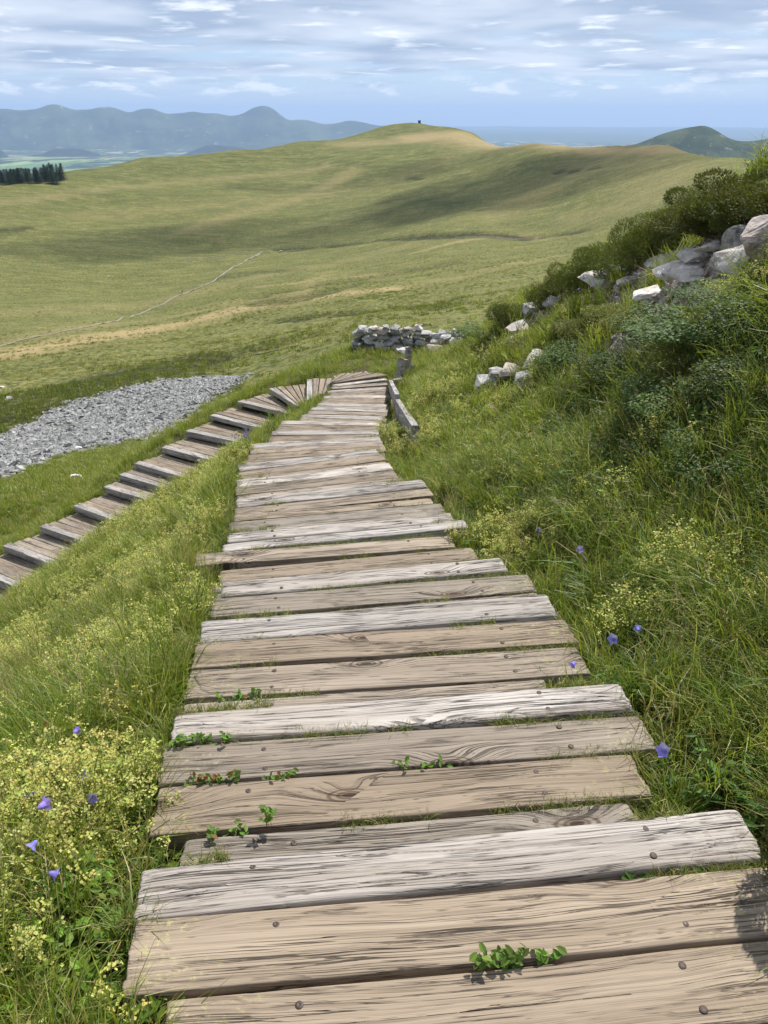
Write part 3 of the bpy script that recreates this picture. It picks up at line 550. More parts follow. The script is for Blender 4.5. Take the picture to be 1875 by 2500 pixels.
def height(x, y, carve=True):
    x = np.asarray(x, float).ravel(); y = np.asarray(y, float).ravel()
    r = np.hypot(x, y)+1e-6; th = np.arctan2(x, y); lr = np.log(r)
    z = np.zeros(len(x))
    wn = sstep(lr, math.log(24), math.log(40))
    m = wn < 1
    if m.any(): z[m] += (1-wn[m])*NEAR(np.c_[x[m], y[m]]/10)
    m = wn > 0
    if m.any():
        thm = np.clip(th[m], -.75, .75)
        e = FARF(np.c_[thm*2.2, np.minimum(lr[m], math.log(3000))])
        z[m] += wn[m]*e*r[m]
    # relief at several scales
    z += .05*(fbm(x*1.3, y*1.3, 3, 3)-.5)*sstep(r, .5, 3)
    bk = sstep(x-np.interp(y, [1, 4, 8, 12, 18], [1.25, 1.15, .95, .9, 1.1]), 0, .6)*(1-sstep(r, 14, 20))
    z += bk*.42*(fbm(x*1.25+3, y*1.25, 3, 71)-.5)
    z += .14*(fbm(x*1.6, y*1.6, 2, 72)-.5)*(x < 0)*sstep(r, 2, 4)*(1-sstep(r, 25, 40))
    z += .30*(fbm(x*.22, y*.22, 3, 8)-.5)*sstep(r, 14, 40)
    ca, sa = math.cos(.5), math.sin(.5); u = x*ca+y*sa; v = -x*sa+y*ca
    z += 3.0*(fbm(u/70, v/38, 4, 11)-.5)*sstep(r, 45, 150)
    z += 7.0*(fbm(u/210, v/110, 2, 12)-.5)*sstep(r, 150, 400)*(1-sstep(r, 2000, 4000))
    z += 3.2*(np.abs(fbm(u/46, v/12, 4, 15)-.5))*sstep(r, 50, 160)*(1-sstep(r, 700, 1200))
    # the plain
    zp = -555+150*(fbm(x/5200, y/5200, 4, 21)-.5)*sstep(r, 2500, 6000)
    wp = sstep(lr, math.log(1500), math.log(3600))
    z = z*(1-wp)+zp*wp
    if carve:
        m = (r < 24)
        if m.any():
            d, zb = plank_dist(x[m], y[m])
            k = 1-sstep(d, .06, .55)
            z[m] = z[m]*(1-k)+(zb-.125)*k
            
    return z
# ------------------------------------------------------------------ helpers
def link(name, me, mats=(), parent=None, loc=None, col=COL):
    o = bpy.data.objects.new(name, me); col.objects.link(o)
    if me is not None:
        for m in (mats if isinstance(mats, (list, tuple)) else [mats]):
            if m is not None and m.name not in [x.name for x in me.materials if x]: me.materials.append(m)
    if parent is not None: o.parent = parent
    if loc is not None: o.location = loc
    return o
def tag(o, label=None, cat=None, group=None, kind=None):
    if label: o['label'] = label
    if cat: o['category'] = cat
    if group: o['group'] = group
    if kind: o['kind'] = kind
    return o
def empty(name, loc=(0, 0, 0), rz=0):
    o = bpy.data.objects.new(name, None); COL.objects.link(o); o.location = loc; o.rotation_euler = (0, 0, rz); o.empty_display_size = .1
    return o
def mesh_np(name, V, F, smooth=False, cols=None):
    me = bpy.data.meshes.new(name)
    V = np.asarray(V, np.float32)
    if isinstance(F, np.ndarray) and F.ndim == 2:
        n, k = F.shape
        me.vertices.add(len(V)); me.vertices.foreach_set('co', V.ravel())
        me.loops.add(n*k); me.loops.foreach_set('vertex_index', F.ravel().astype(np.int32))
        me.polygons.add(n); me.polygons.foreach_set('loop_start', np.arange(0, n*k, k, dtype=np.int32))
        me.update(calc_edges=True)
    else:
        me.from_pydata([tuple(map(float, v)) for v in V], [], [tuple(map(int, f)) for f in F]); me.update()
    if smooth: me.polygons.foreach_set('use_smooth', [True]*len(me.polygons))
    if cols is not None:
        a = me.color_attributes.new('col', 'FLOAT_COLOR', 'POINT')
        c4 = np.ones((len(V), 4), np.float32); c4[:, :3] = cols; a.data.foreach_set('color', c4.ravel())
    return me
def fattr(me, name, vals):
    a = me.attributes.new(name, 'FLOAT', 'POINT'); a.data.foreach_set('value', np.asarray(vals, np.float32))
def newmat(name):
    m = bpy.data.materials.new(name); m.use_nodes = True; t = NT(m.node_tree); t.n.clear()
    o = t.new('ShaderNodeOutputMaterial'); return m, t, o
def principled(t, o, col, rough=.8, spec=.3, bump=None, bdist=.01, bstr=1.0):
    p = t.new('ShaderNodeBsdfPrincipled'); t.put(p.inputs['Base Color'], col); t.put(p.inputs['Roughness'], rough)
    p.inputs['Specular IOR Level'].default_value = spec
    if bump is not None:
        b = t.new('ShaderNodeBump'); t.put(b.inputs['Height'], bump); b.inputs['Distance'].default_value = bdist; b.inputs['Strength'].default_value = bstr
        t.l.new(b.outputs[0], p.inputs['Normal'])
    t.l.new(p.outputs[0], o.inputs[0]); return p
def attr(t, name, out=2):
    a = t.new('ShaderNodeAttribute', attribute_name=name); return a.outputs[out]

# ------------------------------------------------------------------ materials
def mat_ground():
    m, t, o = newmat('ground')
    g = t.new('ShaderNodeNewGeometry').outputs['Position']
    s = t.new('ShaderNodeSeparateXYZ'); t.l.new(g, s.inputs[0])
    rad = t.new('ShaderNodeVectorMath', operation='LENGTH'); t.l.new(g, rad.inputs[0]); rad = rad.outputs['Value']
    rot = (0, 0, R(-28))
    n1 = t.noise(t.mapping(g, (1/150, 1/70, 1/70), rot), 1, 5, .55, .3)
    n2 = t.noise(t.mapping(g, (1/34, 1/13, 1/13), rot), 1, 5, .6, .6)
    n3 = t.noise(t.mapping(g, (1/5.0, 1/2.9, 1/2.9), rot), 1, 6, .7, .8)
    n4 = t.noise(t.mapping(g, (1/1.1, 1/.7, 1/.7), rot), 1, 4, .7, .2)
    green = t.mix(t.ramp(n2, .36, .64), rgb(.050, .066, .012), rgb(.108, .118, .024))
    green = t.mix(t.ramp(n1, .42, .62), green, rgb(.080, .090, .020))
    straw = t.mix(t.ramp(n3, .35, .65), rgb(.175, .16, .052), rgb(.26, .225, .088))
    yel = t.math('MULTIPLY', t.ramp(t.math('ADD', t.math('MULTIPLY', n3, .6), t.math('MULTIPLY', n2, .4)), .49, .62), .5)
    c = t.mix(yel, green, straw)
    # bilberry and heather patches in the hollows
    hn = t.ramp(t.math('ADD', t.math('MULTIPLY', n3, .45), t.math('MULTIPLY', n1, .55)), .43, .34)
    c = t.mix(t.math('MULTIPLY', hn, .55), c, rgb(.040, .052, .014))
    mid = t.noise(t.mapping(g, (1/15, 1/4.6, 1/4.6), (0, 0, R(-33))), 1, 5, .72, .5)
    c = t.mix(t.math('MULTIPLY', t.ramp(mid, .50, .60), t.ramp(rad, 60, 250, 0, .55)), c, rgb(.225, .20, .075))
    c = t.mix(t.math('MULTIPLY', t.ramp(mid, .48, .38), t.ramp(rad, 60, 250, 0, .5)), c, rgb(.040, .054, .012))
    tuft = t.ramp(n4, .42, .58)
    c = t.mix(t.math('MULTIPLY', t.ramp(t.noise(t.mapping(g, (1/7.0, 1/2.4, 1/2.4), rot), 1, 4, .7, .3), .46, .56), .5), c, rgb(.055, .065, .018))
    c = t.mix(t.math('MULTIPLY', t.ramp(rad, 1500, 40), .60), c, t.mix(tuft, rgb(.040, .050, .014), rgb(.22, .21, .075)))
    tan = attr(t, 'tan'); tan = t.math('MULTIPLY', tan, t.ramp(t.math('ADD', t.math('MULTIPLY', n3, .5), t.math('MULTIPLY', n2, .5)), .34, .52, .6, 1.0))
    c = t.mix(tan, c, t.mix(n3, rgb(.205, .155, .072), rgb(.325, .26, .13)))
    heath = attr(t, 'heath'); heath = t.math('MULTIPLY', heath, t.ramp(t.math('ADD', t.math('MULTIPLY', n3, .6), t.math('MULTIPLY', n4, .4)), .60, .44, .45, 1.0))
    c = t.mix(heath, c, t.mix(n3, rgb(.009, .012, .004), rgb(.032, .036, .011)))
    pth = attr(t, 'path'); c = t.mix(t.math('MULTIPLY', pth, .9), c, t.mix(n4, rgb(.16, .135, .10), rgb(.26, .23, .19)))
    scr = attr(t, 'scree'); c = t.mix(scr, c, t.mix(n4, rgb(.10, .10, .10), rgb(.26, .26, .26)))
    # near ground: peaty soil and thatch under the plants
    ns = t.noise(g, 9, 5, .7); nf = t.noise(g, 60, 4, .7)
    soil = t.mix(t.ramp(ns, .35, .65), rgb(.035, .032, .014), rgb(.075, .080, .022))
    soil = t.mix(t.ramp(nf, .5, .7), soil, rgb(.13, .115, .05))
    c = t.mix(t.ramp(rad, 34, 19), c, soil)
    bare = attr(t, 'bare')
    bc = t.mix(t.ramp(t.noise(g, 22, 6, .7), .35, .65), rgb(.22, .155, .115), rgb(.50, .44, .39))
    bc = t.mix(t.ramp(t.noise(g, 5, 3, .6), .52, .62), bc, rgb(.10, .06, .04))
    c = t.mix(t.ramp(t.math('ADD', bare, t.math('MULTIPLY', t.math('SUBTRACT', ns, .5), .6)), .35, .55), c, bc)
    # the far plain: fields, hedges and woods
    vo = t.new('ShaderNodeTexVoronoi', feature='F1'); t.put(vo.inputs['Vector'], t.mapping(g, (1/520, 1/1500, 0), (0, 0, .25))); vo.inputs['Scale'].default_value = 1.0
    vs = t.new('ShaderNodeSeparateColor'); t.l.new(vo.outputs['Color'], vs.inputs[0])
    f1 = t.mix(vs.outputs[0], rgb(.09, .17, .04), rgb(.22, .28, .09))
    f1 = t.mix(t.ramp(vs.outputs[1], .80, .84), f1, rgb(.55, .46, .30))
    wood = t.noise(t.mapping(g, (1/1500, 1/2600, 0), (0, 0, .1)), 1, 5, .62, .4)
    woodf = t.noise(t.mapping(g, (1/260, 1/700, 0)), 1, 3, .6, .2)
    wf = t.ramp(t.math('ADD', t.math('MULTIPLY', wood, .7), t.math('MULTIPLY', woodf, .3)), .455, .50)
    far = t.mix(wf, f1, rgb(.018, .034, .014))
    far = t.mix(t.math('MULTIPLY', t.ramp(rad, 11000, 15000), .8), far, t.mix(t.ramp(woodf, .54, .60), rgb(.030, .050, .028), rgb(.30, .32, .20)))
    far = t.mix(t.ramp(rad, 17000, 22000), far, rgb(.06, .085, .05))
    c = t.mix(t.ramp(rad, 1900, 2600), c, far)
    bh = t.math('ADD', t.math('MULTIPLY', n4, .25), t.math('MULTIPLY', n3, 1.0))
    p = principled(t, o, c, .95, .12)
    b = t.new('ShaderNodeBump'); t.put(b.inputs['Height'], bh); b.inputs['Distance'].default_value = 1.3
    t.put(b.inputs['Strength'], t.math('MULTIPLY', t.ramp(rad, 25, 50), t.ramp(rad, 2600, 900, 0, .55)))
    b2 = t.new('ShaderNodeBump'); t.put(b2.inputs['Height'], nf); b2.inputs['Distance'].default_value = .02; t.l.new(b.outputs[0], b2.inputs['Normal']); t.put(b2.inputs['Strength'], t.ramp(rad, 30, 15, 0, 1))
    t.l.new(b2.outputs[0], p.inputs['Normal'])
    return m
def mat_far(name, a, b_, scale, c2=None):
    m, t, o = newmat(name)
    g = t.new('ShaderNodeNewGeometry').outputs['Position']
    n = t.noise(t.mapping(g, (scale, scale, scale*2.2)), 1, 6, .62, .5)
    c = t.mix(t.ramp(n, .38, .62), a, b_)
    if c2: c = t.mix(t.ramp(t.noise(g, scale*4, 5, .65, .6), .60, .68), c, c2)
    principled(t, o, c, .95, .1); return m
def mat_leaf(name, transl=.32, rough=.5, spec=.35, vary=.35, tint=rgb(.30, .27, .10)):
    m, t, o = newmat(name)
    col = attr(t, 'col', 0)
    ri = t.new('ShaderNodeObjectInfo').outputs['Random']
    hs = t.new('ShaderNodeHueSaturation'); t.put(hs.inputs['Color'], col)
    t.put(hs.inputs['Hue'], t.math('ADD', .5, t.math('MULTIPLY', t.math('SUBTRACT', ri, .5), .045)))
    t.put(hs.inputs['Value'], t.math('ADD', 1-vary/2, t.math('MULTIPLY', t.math('FRACT', t.math('MULTIPLY', ri, 7.31)), vary)))
    c = t.mix(t.math('MULTIPLY', t.ramp(t.math('FRACT', t.math('MULTIPLY', ri, 3.17)), .7, 1.0), .22), hs.outputs[0], tint)
    p = t.new('ShaderNodeBsdfPrincipled'); t.put(p.inputs['Base Color'], c); p.inputs['Roughness'].default_value = rough; p.inputs['Specular IOR Level'].default_value = spec
    tr = t.new('ShaderNodeBsdfTranslucent'); t.put(tr.inputs[0], t.mix(.5, c, rgb(.34, .42, .03), 'MIX'))
    mx = t.new('ShaderNodeMixShader'); mx.inputs[0].default_value = transl
    t.l.new(p.outputs[0], mx.inputs[1]); t.l.new(tr.outputs[0], mx.inputs[2]); t.l.new(mx.outputs[0], o.inputs[0])
    return m
def mat_wood(name, c0, c1, dark, crackw, lichen, bump=1.0):
    m, t, o = newmat(name)
    tcx = t.new('ShaderNodeTexCoord').outputs['Object']
    ri = t.new('ShaderNodeObjectInfo').outputs['Random']
    off = t.new('ShaderNodeCombineXYZ'); t.put(off.inputs[0], t.math('MULTIPLY', ri, 137.0)); t.put(off.inputs[1], t.math('MULTIPLY', ri, 71.0)); t.put(off.inputs[2], t.math('MULTIPLY', ri, 13.0))
    ad = t.new('ShaderNodeVectorMath', operation='ADD'); t.l.new(tcx, ad.inputs[0]); t.l.new(off.outputs[0], ad.inputs[1]); p = ad.outputs[0]
    # grain bends round knots: warp across the board near sparse cell centres
    vo = t.new('ShaderNodeTexVoronoi', feature='F1', voronoi_dimensions='2D'); t.put(vo.inputs['Vector'], t.mapping(p, (1.7, 4.6, .6))); vo.inputs['Scale'].default_value = 1.0; vo.inputs['Randomness'].default_value = 1.0
    vs = t.new('ShaderNodeSeparateColor'); t.l.new(vo.outputs['Color'], vs.inputs[0])
    isk = t.ramp(vs.outputs[0], .60, .62)
    kd = vo.outputs['Distance']
    near = t.math('MULTIPLY', t.ramp(kd, .42, .0), isk)
    lowf = t.noise(t.mapping(p, (1.1, 3.0, 1.0)), 1, 2, .5)
    wv = t.math('ADD', t.math('MULTIPLY', lowf, .075), t.math('MULTIPLY', near, .055))
    sp = t.new('ShaderNodeSeparateXYZ'); t.l.new(p, sp.inputs[0])
    cb = t.new('ShaderNodeCombineXYZ'); t.put(cb.inputs[0], sp.outputs[0]); t.put(cb.inputs[1], t.math('ADD', sp.outputs[1], wv)); t.put(cb.inputs[2], sp.outputs[2]); q = cb.outputs[0]
    g1 = t.noise(t.mapping(q, (.9, 125, 90)), 1, 4, .62)
    g2 = t.noise(t.mapping(q, (2.6, 330, 220)), 1, 3, .7)
    g3 = t.noise(t.mapping(q, (.8, 13, 9)), 1, 4, .6)
    blot = t.noise(t.mapping(p, (2.2, 7, 7)), 1, 4, .6)
    ck = t.noise(t.mapping(q, (.75, 34, 20)), 1, 3, .55, .12)
    line = t.math('ABSOLUTE', t.math('SUBTRACT', ck, .5))
    crack = t.ramp(line, crackw, crackw*.25)
    ck2 = t.noise(t.mapping(q, (1.3, 80, 60)), 1, 3, .6)
    fine = t.math('MULTIPLY', t.ramp(t.math('ABSOLUTE', t.math('SUBTRACT', ck2, .5)), .022, .010), t.ramp(t.noise(t.mapping(p, (2.3, 14, 14)), 1, 3, .6), .44, .54))
    sel = t.ramp(t.noise(t.mapping(p, (1.6, 9, 9)), 1, 2, .5), .47, .57)
    crack = t.math('MAXIMUM', t.math('MULTIPLY', crack, sel), t.math('MULTIPLY', fine, .75))
    c = t.mix(t.ramp(g3, .25, .75), c0, c1)
    c = t.mix(t.math('MULTIPLY', t.ramp(g1, .49, .40), .45), c, dark)
    c = t.mix(t.math('MULTIPLY', t.ramp(g2, .5, .36), .40), c, dark)
    c = t.mix(t.math('MULTIPLY', t.ramp(blot, .5, .72), .35), c, c1)
    ring = t.math('SINE', t.math('MULTIPLY', kd, 130.0))
    knot = t.math('MULTIPLY', t.ramp(kd, .17, .10), isk)
    c = t.mix(t.math('MULTIPLY', knot, t.ramp(ring, -.6, .8, .15, .85)), c, rgb(.075, .050, .034))
    c = t.mix(t.math('MULTIPLY', t.ramp(kd, .055, .03), isk), c, rgb(.05, .035, .025))
    # lichen towards the ends
    so = t.new('ShaderNodeSeparateXYZ'); t.l.new(tcx, so.inputs[0])
    endm = t.ramp(t.math('ABSOLUTE', so.outputs[0]), .35, .8)
    ln = t.ramp(t.noise(p, 46, 5, .75), .52, .62)
    lz = t.ramp(t.noise(p, 4.0, 3, .6), .48, .60)
    c = t.mix(t.math('MULTIPLY', t.math('MULTIPLY', t.math('MULTIPLY', endm, ln), lz), lichen), c, rgb(.40, .39, .17))
    c = t.mix(t.math('MULTIPLY', crack, .88), c, rgb(.035, .028, .022))
    cr2 = attr(t, 'crack'); c = t.mix(t.math('MULTIPLY', cr2, .85), c, rgb(.035, .028, .022))
    tone = t.math('ADD', .86, t.math('MULTIPLY', t.math('FRACT', t.math('MULTIPLY', ri, 5.7)), .28))
    hs = t.new('ShaderNodeHueSaturation'); t.put(hs.inputs['Color'], c); t.put(hs.inputs['Value'], tone)
    t.put(hs.inputs['Saturation'], t.math('ADD', .85, t.math('MULTIPLY', t.math('FRACT', t.math('MULTIPLY', ri, 9.3)), .3)))
    h = t.math('ADD', t.math('MULTIPLY', g1, .55), t.math('MULTIPLY', g2, .3))
    h = t.math('ADD', h, t.math('MULTIPLY', g3, .5))
    h = t.math('SUBTRACT', h, t.math('MULTIPLY', crack, 1.4))
    principled(t, o, hs.outputs[0], .82, .22, h, .0045*bump, 1.0)
    return m
def mat_rock(name, a, b_, lich, scale=6.0, li=.5):
    m, t, o = newmat(name)
    tcx = t.new('ShaderNodeTexCoord').outputs['Object']
    ri = t.new('ShaderNodeObjectInfo').outputs['Random']
    ad = t.new('ShaderNodeVectorMath', operation='ADD'); t.l.new(tcx, ad.inputs[0])
    cb = t.new('ShaderNodeCombineXYZ'); t.put(cb.inputs[0], t.math('MULTIPLY', ri, 53)); t.put(cb.inputs[1], t.math('MULTIPLY', ri, 31)); t.l.new(cb.outputs[0], ad.inputs[1]); p = ad.outputs[0]
    n = t.noise(p, scale, 6, .68, .2); nf = t.noise(p, scale*5, 5, .7)
    c = t.mix(t.ramp(n, .36, .64), a, b_)
    c = t.mix(t.math('MULTIPLY', t.ramp(nf, .52, .68), li), c, lich)
    c = t.mix(t.math('MULTIPLY', t.ramp(t.noise(p, scale*2.2, 5, .7, .8), .56, .62), .45), c, rgb(.05, .048, .045))
    hs = t.new('ShaderNodeHueSaturation'); t.put(hs.inputs['Color'], c); t.put(hs.inputs['Value'], t.math('ADD', .72, t.math('MULTIPLY', ri, .5)))
    principled(t, o, hs.outputs[0], .9, .2, t.math('ADD', n, t.math('MULTIPLY', nf, .4)), .03, .9)
    return m
def mat_plain(name, c, rough=.7, spec=.3, metal=0):
    m, t, o = newmat(name)
    g = t.new('ShaderNodeTexCoord').outputs['Object']
    cc = t.mix(t.noise(g, 30, 3, .6), rgb(*[x*.8 for x in c]), rgb(*[min(1, x*1.15) for x in c]))
    p = principled(t, o, cc, rough, spec); p.inputs['Metallic'].default_value = metal; return m
M = {}
M['ground'] = mat_ground()
M['leaf'] = mat_leaf('grass_blade', .42, .45, .28)
M['herb'] = mat_leaf('herb_leaf', .28, .6, .22, .3, rgb(.10, .13, .04))
M['flower'] = mat_leaf('petal', .35, .6, .2, .2, rgb(.50, .48, .12))
M['heather'] = mat_leaf('heather', .15, .6, .2, .4, rgb(.07, .06, .02))
M['needle'] = mat_leaf('needles', .05, .7, .1, .3, rgb(.02, .03, .015))
M['w_b'] = mat_wood('weathered_plank', rgb(.200, .160, .120), rgb(.292, .240, .186), rgb(.100, .079, .060), .013, .55)
M['w_g'] = mat_wood('grey_plank', rgb(.165, .142, .118), rgb(.27, .238, .20), rgb(.075, .062, .050), .016, .6)
M['w_w'] = mat_wood('bleached_plank', rgb(.285, .250, .216), rgb(.44, .412, .385), rgb(.15, .125, .108), .017, .15, 1.5)
M['w_n'] = mat_wood('grey_nosing', rgb(.25, .228, .205), rgb(.40, .375, .345), rgb(.13, .11, .095), .018, .25, 1.2)
M['bolt'] = mat_plain('rusty_bolt', (.055, .040, .034), .6, .5, .6)
M['rock_pale'] = mat_rock('pale_rock', rgb(.46, .41, .365), rgb(.70, .65, .60), rgb(.74, .71, .66), 7, .5)
M['rock_grey'] = mat_rock('grey_rock', rgb(.24, .235, .225), rgb(.46, .445, .42), rgb(.55, .54, .51), 7, .6)
M['rock_pink'] = mat_rock('pinkish_rock', rgb(.40, .32, .28), rgb(.62, .54, .48), rgb(.66, .62, .56), 6, .4)
M['scree'] = mat_rock('scree_rock', rgb(.12, .12, .118), rgb(.30, .30, .29), rgb(.40, .40, .38), 1.6, .5)

# ------------------------------------------------------------------ the ground, one sheet to the horizon
def polyline_mask(x, y, line, scale_w=1.0, soft=1.0):
    out = np.zeros(len(x))
    L = np.array(line, float)
    for (a, b) in zip(L[:-1], L[1:]):
        wmax = max(a[2], b[2])*scale_w*2.5+2
        lo = np.minimum(a[:2], b[:2])-wmax; hi = np.maximum(a[:2], b[:2])+wmax
        m = (x > lo[0]) & (x < hi[0]) & (y > lo[1]) & (y < hi[1])
        if not m.any(): continue
        d = b[:2]-a[:2]; q = np.clip(((x[m]-a[0])*d[0]+(y[m]-a[1])*d[1])/max(d@d, 1e-6), 0, 1)
        dist = np.hypot(x[m]-a[0]-q*d[0], y[m]-a[1]-q*d[1]); ww = (a[2]+(b[2]-a[2])*q)*scale_w
        out[m] = np.maximum(out[m], 1-sstep(dist/ww, 1-.75*soft, 1+1.0*soft))
    return out
def in_poly(x, y, poly):
    c = np.zeros(len(x), bool); n = len(poly)
    for i in range(n):
        x1, y1 = poly[i]; x2, y2 = poly[(i+1) % n]
        if y1 == y2: continue
        c ^= ((y1 > y) != (y2 > y)) & (x < (x2-x1)*(y-y1)/(y2-y1)+x1)
    return c
def blob(x, y, L, soft=.55):
    s = np.zeros(len(x))
    for (bx, by, r, wt) in L:
        d = np.hypot(x-bx, y-by)/r
        s = np.maximum(s, wt*(1-sstep(d, soft, 1.35)))
    return s
a_f = np.linspace(-R(44), R(44), 500); a_c = np.linspace(R(44), 2*math.pi-R(44), 74)[1:-1]
az_ = np.r_[a_f, a_c]
rr_ = np.exp(np.linspace(math.log(.25), math.log(46000), 760))
A_, R_ = np.meshgrid(az_, rr_); gx = (R_*np.sin(A_)).ravel(); gy = (R_*np.cos(A_)).ravel()
gz = height(gx, gy)
grr = np.hypot(gx, gy)
scree_m = np.zeros(len(gx)); mm = (grr > 25) & (grr < 200)
scree_m[mm] = in_poly(gx[mm]+4*(fbm(gx[mm]/5, gy[mm]/5, 3, 40)-.5), gy[mm]+4*(fbm(gx[mm]/5, gy[mm]/5, 3, 41)-.5), SCREE)
for (bx, by, ra, rb) in ISLE: scree_m[np.hypot((gx-bx)/ra, (gy-by)/rb) < 1] = 0
tan_m = np.zeros(len(gx))
for ln_, wt in TAN: tan_m = np.maximum(tan_m, wt*polyline_mask(gx, gy, ln_))
heath_m = np.zeros(len(gx))
for ln_, wt in HEATH:
    mk = polyline_mask(gx, gy, ln_, 1.35 if ln_[0][2] < 6 else 1.0, .7); heath_m = np.maximum(heath_m, min(wt, 1)*mk)
    if ln_[0][2] < 6: gz = gz-mk*(1.1+1.4*(fbm(gx/5, gy/5, 3, 61)-.5))
path_m = np.zeros(len(gx))
bare_m = np.zeros(len(gx)); mm = grr < 30; bare_m[mm] = blob(gx[mm], gy[mm], BARE)
gz -= .12*bare_m
nc = len(az_); nr = len(rr_)
ii, jj = np.meshgrid(np.arange(nr-1), np.arange(nc), indexing='ij')
F = np.stack([ii*nc+jj, ii*nc+(jj+1) % nc, (ii+1)*nc+(jj+1) % nc, (ii+1)*nc+jj], -1).reshape(-1, 4)[:, ::-1]
me = mesh_np('ground', np.c_[gx, gy, gz], np.ascontiguousarray(F), True)
for nme, arr in (('tan', tan_m), ('heath', heath_m), ('path', path_m), ('scree', scree_m), ('bare', bare_m)): fattr(me, nme, arr)
ground = tag(link('ground', me, M['ground']), kind='structure')

# gravel paths and the stream bed: thin sheets laid on the ground
def ribbon(name, line, mat, lift, amp=.25, kind='structure'):
    L = np.array(line, float); seg = np.r_[0, np.cumsum(np.hypot(*np.diff(L[:, :2], axis=0).T))]
    s = np.arange(0, seg[-1], 2.5); px = np.interp(s, seg, L[:, 0]); py = np.interp(s, seg, L[:, 1]); pw = np.interp(s, seg, L[:, 2])
    k = np.ones(21)/21
    px = np.convolve(np.pad(px, 10, 'edge'), k, 'valid'); py = np.convolve(np.pad(py, 10, 'edge'), k, 'valid')
    tx = np.gradient(px); ty = np.gradient(py); l = np.hypot(tx, ty)+1e-9; nx, ny = -ty/l, tx/l
    px = px+nx*.5*(vnoise(s/14, s*0, 7)-.5); py = py+ny*.5*(vnoise(s/14, s*0, 7)-.5)
    V = []; n = len(s); offs = (-1, -.5, 0, .5, 1)
    for q in offs:
        ww = pw*(1+amp*(vnoise(s/4, s*0+q*9, 3)-.5)*2)
        X = px+nx*q*ww; Y = py+ny*q*ww
        V.append(np.c_[X, Y, height(X, Y, False)+lift-(.15 if abs(q) == 1 else 0)])
    V = np.concatenate(V); F = []
    for b in range(4):
        for i in range(n-1): F.append((b*n+i, b*n+i+1, (b+1)*n+i+1, (b+1)*n+i))
    return tag(link(name, mesh_np(name, V, np.array(F), True), mat), kind=kind)
M['gravel'] = mat_rock('path_gravel', rgb(.15, .13, .095), rgb(.22, .195, .155), rgb(.26, .235, .19), 1.2, .4)
M['rut'] = mat_rock('turf_rut', rgb(.030, .038, .012), rgb(.050, .056, .02), rgb(.06, .055, .025), 1.2, .4)
for i in (0, 1, 3): ribbon('footpath', [(a, b, c_*.5) for a, b, c_ in PATHS[i]], M['gravel'], .30)
for ln_ in STREAM: ribbon('stream_bed', [(a, b, c_*.45) for a, b, c_ in ln_], M['rut'], .3, .6)

# ------------------------------------------------------------------ mountains and far hills
def ridge(name, crest, base, depth, seed, mat, rough, kind='structure', ns=40, taper=False):
    L = np.array(crest, float); s = np.r_[0, np.cumsum(np.hypot(*np.diff(L[:, :2], axis=0).T))]
    n = max(60, int(s[-1]/(depth/34))); n = min(n, 700); q = np.linspace(0, s[-1], n)
    cx = np.interp(q, s, L[:, 0]); cy = np.interp(q, s, L[:, 1]); cz = np.interp(q, s, L[:, 2])
    k = np.array([1, 2, 3, 2, 1.])/9; cz = np.convolve(np.pad(cz, 2, 'edge'), k, 'valid')+(fbm(q/(depth*.12), q*0, 3, seed+4)-.5)*rough*.10*(cz.max()-base)*(.4 if name == 'grassy_peak' else 1)
    if taper: cz = base+(cz-base)*sstep(np.minimum(q, q[-1]-q)/q[-1], 0, .42)
    r = np.hypot(cx, cy); ux, uy = cx/r, cy/r
    V = []
    for j in range(ns+1):
        tt = -1+2*j/ns
        fall = (1-abs(tt))**1.25 if tt != 0 else 1
        X = cx+ux*tt*depth; Y = cy+uy*tt*depth
        rib = (fbm(q/(depth*.10), np.full(n, tt*1.6), 4, seed)-.5)*rough*(4*abs(tt)*(1-abs(tt)))
        Z = base+(cz-base)*fall+rib*(cz-base)
        V.append(np.c_[X, Y, Z])
    V = np.concatenate(V)
    ii, jj = np.meshgrid(np.arange(ns), np.arange(n-1), indexing='ij')
    F = np.stack([ii*n+jj, ii*n+jj+1, (ii+1)*n+jj+1, (ii+1)*n+jj], -1).reshape(-1, 4)
    return tag(link(name, mesh_np(name, V, np.ascontiguousarray(F), True), mat), kind=kind)
M['mtn'] = mat_far('far_mountain', rgb(.022, .040, .022), rgb(.060, .080, .036), 1/700, rgb(.20, .19, .12))
M['peak'] = mat_far('grassy_peak', rgb(.016, .032, .012), rgb(.046, .064, .026), 1/120, rgb(.19, .17, .13))
M['woods'] = mat_far('wooded_hill', rgb(.008, .018, .008), rgb(.020, .034, .014), 1/160)
ridge('mountain_range', MTN, -600, 1900, 5, M['mtn'], .22)
ridge('grassy_peak', PEAK, -560, 1500, 9, M['peak'], .42)
ridge('distant_hill', BUMP1, -640, 2500, 2, M['mtn'], .1, taper=True)
ridge('distant_hill', BUMP2, -640, 2500, 3, M['mtn'], .1, taper=True)
for ln_ in WOODS: ridge('wooded_hill', [(a, b, c_-60) for a, b, c_ in ln_], -575, 700, 31, M['woods'], .12, ns=16, taper=True)

